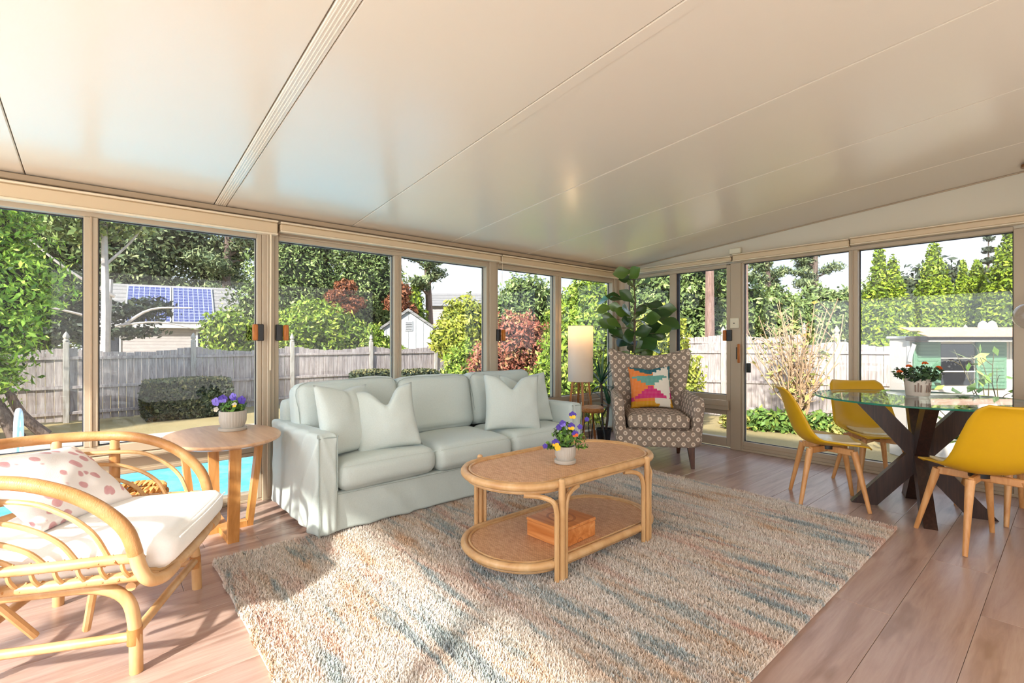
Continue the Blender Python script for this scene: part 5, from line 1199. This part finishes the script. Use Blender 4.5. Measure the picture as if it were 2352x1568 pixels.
MB().tube(spline([(fo[0] + .01, fo[1], 1.62), (fo[0] - .03, fo[1] + .0, 1.85), (fo[0] - .05, fo[1] - .01, 1.93)], 5), .006, 6).build('branch', m_stem, fg)
FL = [(-0.18, 0.03, 1.94, 0.083), (-0.12, -0.07, 1.92, 0.085), (-0.11, 0.04, 1.88, 0.061), (-0.02, -0.14, 1.82, 0.074), (-0.15, -0.06, 1.8, 0.06), (-0.1, 0.03, 1.67, 0.081), (-0.17, 0.29, 1.65, 0.077), (-0.2, 0.27, 1.54, 0.077), (-0.12, 0.18, 1.67, 0.077), (-0.15, 0.0, 1.51, 0.085), (0.17, -0.15, 1.56, 0.092), (0.21, -0.28, 1.53, 0.075), (0.12, -0.25, 1.45, 0.093), (-0.11, -0.08, 1.43, 0.096), (0.05, -0.17, 1.42, 0.088), (0.39, -0.19, 1.38, 0.103), (-0.17, 0.25, 1.36, 0.08), (-0.16, 0.24, 1.44, 0.062), (-0.1, 0.18, 1.29, 0.088), (-0.13, -0.02, 1.23, 0.096), (-0.0, -0.09, 1.27, 0.086), (0.17, -0.12, 1.31, 0.096), (0.24, -0.14, 1.24, 0.076), (-0.02, 0.14, 1.15, 0.083), (0.08, 0.05, 1.09, 0.097), (0.0, -0.18, 1.13, 0.096), (0.05, -0.03, 1.09, 0.079), (0.2, -0.13, 1.07, 0.073), (-0.17, 0.13, 1.55, 0.064), (-0.2, 0.02, 1.48, 0.071), (-0.2, 0.14, 1.37, 0.067), (-0.19, -0.02, 1.39, 0.066), (0.18, -0.01, 1.37, 0.086), (0.19, -0.04, 1.22, 0.085), (-0.03, 0.03, 1.35, 0.073), (0.19, -0.25, 1.29, 0.072), (-0.06, 0.19, 1.21, 0.063), (0.05, -0.04, 1.51, 0.067), (0.06, 0.08, 1.02, 0.086), (0.16, -0.02, 1.0, 0.085), (-0.08, 0.05, 0.98, 0.073)]
lm = figleaf(); rg = random.Random(8); pet = MB()
for i, (x, y, z, s_) in enumerate(FL):
    p = Vector((fo[0] + x, fo[1] + y, z)); tz = min(1.92, max(.9, z - .06)); root = Vector((fo[0], fo[1], tz)); ax = (p - root); ax.z *= .6
    if ax.length < .04: ax = Vector((rg.uniform(-1, 1), rg.uniform(-1, 1), .3))
    ax = (ax.normalized() + Vector((rg.uniform(-.5, .5), rg.uniform(-.5, .5), rg.uniform(-.6, .5)))).normalized()
    nr = Vector((-.66, -.76, .25)) * 1.3 + Vector((rg.uniform(-.6, .6), rg.uniform(-.6, .6), rg.uniform(-.4, .6))); nr = (nr - ax * nr.dot(ax)).normalized(); bt_ = nr.cross(ax)
    s_ *= 1.5
    o = link('leaf', lm, m_fig, fg); o.matrix_local = Matrix.Translation(p) @ Matrix((ax, bt_, nr)).transposed().to_4x4() @ Matrix.Diagonal((s_, s_, s_, 1))
    pet.tube([root, (root + p - ax * s_) / 2 + Vector((0, 0, .01)), p - ax * s_], .0035, 5)
pet.build('leaf_stalks', m_stem, fg)

# ================================================================== dining corner
DX, DY, DZ = 4.30, .71, .772
m_espresso = wood('espresso_wood', C(38, 22, 16), C(56, 34, 26), C(72, 46, 36), 2, 4, .35)
dt = thing('dining_table', 'round glass dining table on a dark crossed plank base', 'table', (DX, DY, 0))
m_tglass = thinglass('table_glass', (.90, .97, .95), 1.5, 1.0); tge = NT('green_glass_edge'); tge.set(C(26, 120, 96), .1); tge.p.inputs['Transmission Weight'].default_value = .4; m_tge = tge.m
R_ = .615
MB().lathe([(R_ - .004, DZ - .012), (R_ - .004, DZ)], 96, cap0=True, cap1=True).build('glass_top', m_tglass, dt, ang=.4)
MB().lathe([(R_ - .0035, DZ - .012), (R_ - .001, DZ - .010), (R_, DZ - .006), (R_ - .001, DZ - .002), (R_ - .0035, DZ)], 96, cap0=False, cap1=False).build('glass_edge', m_tge, dt)
for (fx, fy) in ((4.16, 1.069), (3.893, .582), (4.691, .841), (4.43, .333)):
    d = Vector((fx - 4.2935, fy - .706, 0)); rr_ = d.length; d.normalize(); n_ = Vector((-d.y, d.x, 0)); w = .034; a = .075
    q = lambda r, s, z: tuple(d * r + n_ * s + Vector((0, 0, z)))
    r0, r1 = rr_, -rr_ * .98; zt = DZ - .0125
    board([q(r0 - 2 * a, -w, .0), q(r0, -w, .0), q(r0, w, .0), q(r0 - 2 * a, w, .0)], [q(r1, -w, zt), q(r1 + 2 * a, -w, zt), q(r1 + 2 * a, w, zt), q(r1, w, zt)], m_espresso, dt, 'crossed_plank')
m_mustard = flat('mustard_plastic', C(214, 164, 14), .38, var=.02); m_pad = flat('seat_pad_pale_sheen', C(228, 208, 168), .3, var=.03, coat=.3); m_beech = wood('beech_leg', C(196, 134, 74), C(216, 158, 98), C(228, 176, 120), 2, 3, .4, 8, .12)  # seat pad: yellow paled, painting in the window light reflected on it
def chair_shell():
    prof = [(.235, .428), (.20, .440), (.12, .432), (.02, .420), (-.08, .420), (-.155, .445), (-.205, .500), (-.235, .575), (-.258, .65), (-.280, .725), (-.300, .785), (-.325, .822)]
    hw = [.150, .198, .222, .232, .236, .236, .232, .226, .220, .212, .198, .165]; curl = [-.012, .0, .020, .045, .058, .075, .080, .075, .062, .048, .030, .012]
    S = spline([(x, 0, z) for x, z in prof], 3); m = len(S); b = MB()
    def at(L, t): i = min(len(L) - 2, int(t * (len(L) - 1))); f_ = t * (len(L) - 1) - i; return L[i] * (1 - f_) + L[i + 1] * f_
    def P(u, v):
        i = int(round(u * (m - 1))); p = S[i]; a = S[max(0, i - 1)]; c = S[min(m - 1, i + 1)]; t = (c - a).normalized(); nrm = Vector((t.z, 0, -t.x))
        s = v * 2 - 1; w = at(hw, u); q = p + nrm * (at(curl, u) * abs(s) ** 2.4); return (q.x, s * w, q.z)
    b.grid(P, m, 17); return b.mesh('shell')
shell_me = chair_shell()
def dining_chair(label, c, F):
    t = thing('dining_chair', label, 'chair', (c[0], c[1], 0), math.atan2(F[1], F[0]), 'mustard chairs around the glass table')
    o = link('shell', shell_me, m_mustard, t); md = o.modifiers.new('thickness', 'SOLIDIFY'); md.thickness = .009; md.offset = 0
    o2 = soft('seat_pad', (.27, .31, .02), .009, m_pad, t, (.035, 0, .4345), n=10, puff=(0, 0, .008), deform=lambda v: Vector((v[0], v[1], v[2] + .018 * abs(v[1] / .155) ** 2.4 + .12 * max(0, -.05 - v[0]) + .05 * max(0, v[0] - .05))))
    for sx_ in (-1, 1):
        for sy_ in (-1, 1):
            pts = [(sx_ * .205, sy_ * .205, 0), (sx_ * .165, sy_ * .165, .22), (sx_ * .132, sy_ * .132, .395)]
            MB().tube(pts, [.0125, .0175, .023], 10).build('leg', m_beech, t)
            MB().cbox((0, -.0135, -.022), (.185, .0135, .022), .005, Matrix.Translation((0, 0, .385)) @ Matrix.Rotation(math.atan2(sy_, sx_), 4, 'Z')).build('cross_beam', m_beech, t, ang=.3)
    MB().lathe([(.05, .384), (.05, .412)], 16).build('seat_mount', m_blackplastic, t)
    return t
dining_chair('mustard shell chair left of the glass table, seen from its side', (4.035, 1.185), (.47, -.88))
dining_chair('mustard shell chair behind the glass table, facing the room', (4.71, 1.06), (-.77, -.63))
dining_chair('mustard shell chair nearest the camera, seen from behind', (3.84, .365), (.77, .63))
dining_chair('mustard shell chair cut by the right picture edge', (4.60, .27), (-.66, .75))
# flower pot on the glass table
m_creampot = flat('cream_ceramic', C(222, 210, 196), .45, var=.03)
tp = thing('lantana_pot', 'cream pot with ridge marks and orange flowers on the glass table', 'potted plant', (4.47, .745, DZ))
MB().lathe([(.064, 0), (.068, .006), (.079, .11), (.081, .122), (.072, .122), (.07, .10)], 32, cap1=False).build('pot', m_creampot, tp); MB().lathe([(.073, .105), (.001, .11)], 16, cap0=False, cap1=False).build('soil', m_soil, tp)
for k, hh in enumerate((.05, .065, .05, .05, .065, .05)):
    a = math.radians(-158 + (k if k < 3 else k + 1.2) * 12 - 22)
    MB().tube([(.0735 * math.cos(a), .0735 * math.sin(a), .03), ((.0735 + hh * .11) * math.cos(a), (.0735 + hh * .11) * math.sin(a), .03 + hh)], .0042, 6).build('ridge', flat('taupe_glaze', C(150, 126, 112), .5) if k == 0 else bpy.data.materials['taupe_glaze'], tp)
rq = np.random.default_rng(33); n = 420; d = rq.normal(size=(n, 3)); d /= np.linalg.norm(d, axis=1)[:, None]; q = d * np.array([.15, .15, .06]) * rq.uniform(.2, 1, n)[:, None] ** .5 + np.array([0, 0, .155])
GD = leafmat('dark_lantana_leaf', [(0, C(22, 40, 20)), (.6, C(40, 66, 34)), (1, C(76, 104, 52))]); small_leaves(tp, q, .017, GD, 34)
sm_ = MB()
for k in range(14): p = q[k * 7]; sm_.tube([(0, 0, .10), (p[0] * .5, p[1] * .5, .14), tuple(p)], .002, 4)
sm_.build('stems', m_stem, tp)
for (x, d_, z) in ((-.155, -.03, .165), (-.105, -.05, .205), (.0, -.06, .225), (.105, -.05, .195), (.135, -.02, .185)):
    b = MB()
    for k in range(14):
        a = k * 2.4; el = .2 + 1.2 * (k / 14); c = Vector((math.cos(a) * math.cos(el), math.sin(a) * math.cos(el), math.sin(el))) * .016
        b.lathe([(.002, -.003), (.007, .002), (.003, .006)], 5, tuple(c))
    b.build('flower_head', m_orange, tp, cf(x, d_, z))
# clear globe pendant at the right picture edge
pd = thing('pendant_lamp', 'clear glass globe pendant cut by the right picture edge', 'lamp', (4.987, .212, 1.34))
gm = NT('clear_globe'); gm.t.nodes.remove(gm.p); _g = thinglass('globe_glass', (.93, .93, .94), 1.5, 1.6)
MB().grid(lambda u, v: (.095 * math.cos(2 * PI * u) * math.sin(PI * (.02 + .90 * v)), .095 * math.sin(2 * PI * u) * math.sin(PI * (.02 + .90 * v)), -.095 * math.cos(PI * (.02 + .90 * v))), 32, 20, cu=True).build('globe', _g, pd)
MB().lathe([(.032, .088), (.034, .10), (.03, .15), (.008, .165)], 20).build('socket', m_wire, pd)
MB().lathe([(.004, -.02), (.022, 0), (.026, .03), (.014, .07), (.012, .09)], 14).build('bulb', m_lip, pd)
MB().tube([(0, 0, .16), (0, 0, cz(.212) - 1.34 - .02)], .003, 6).build('cord', m_blackplastic, pd); MB().lathe([(.05, 0), (.05, .02), (.02, .03)], 20, (0, 0, cz(.212) - 1.34 - .032)).build('canopy', m_wire, pd)
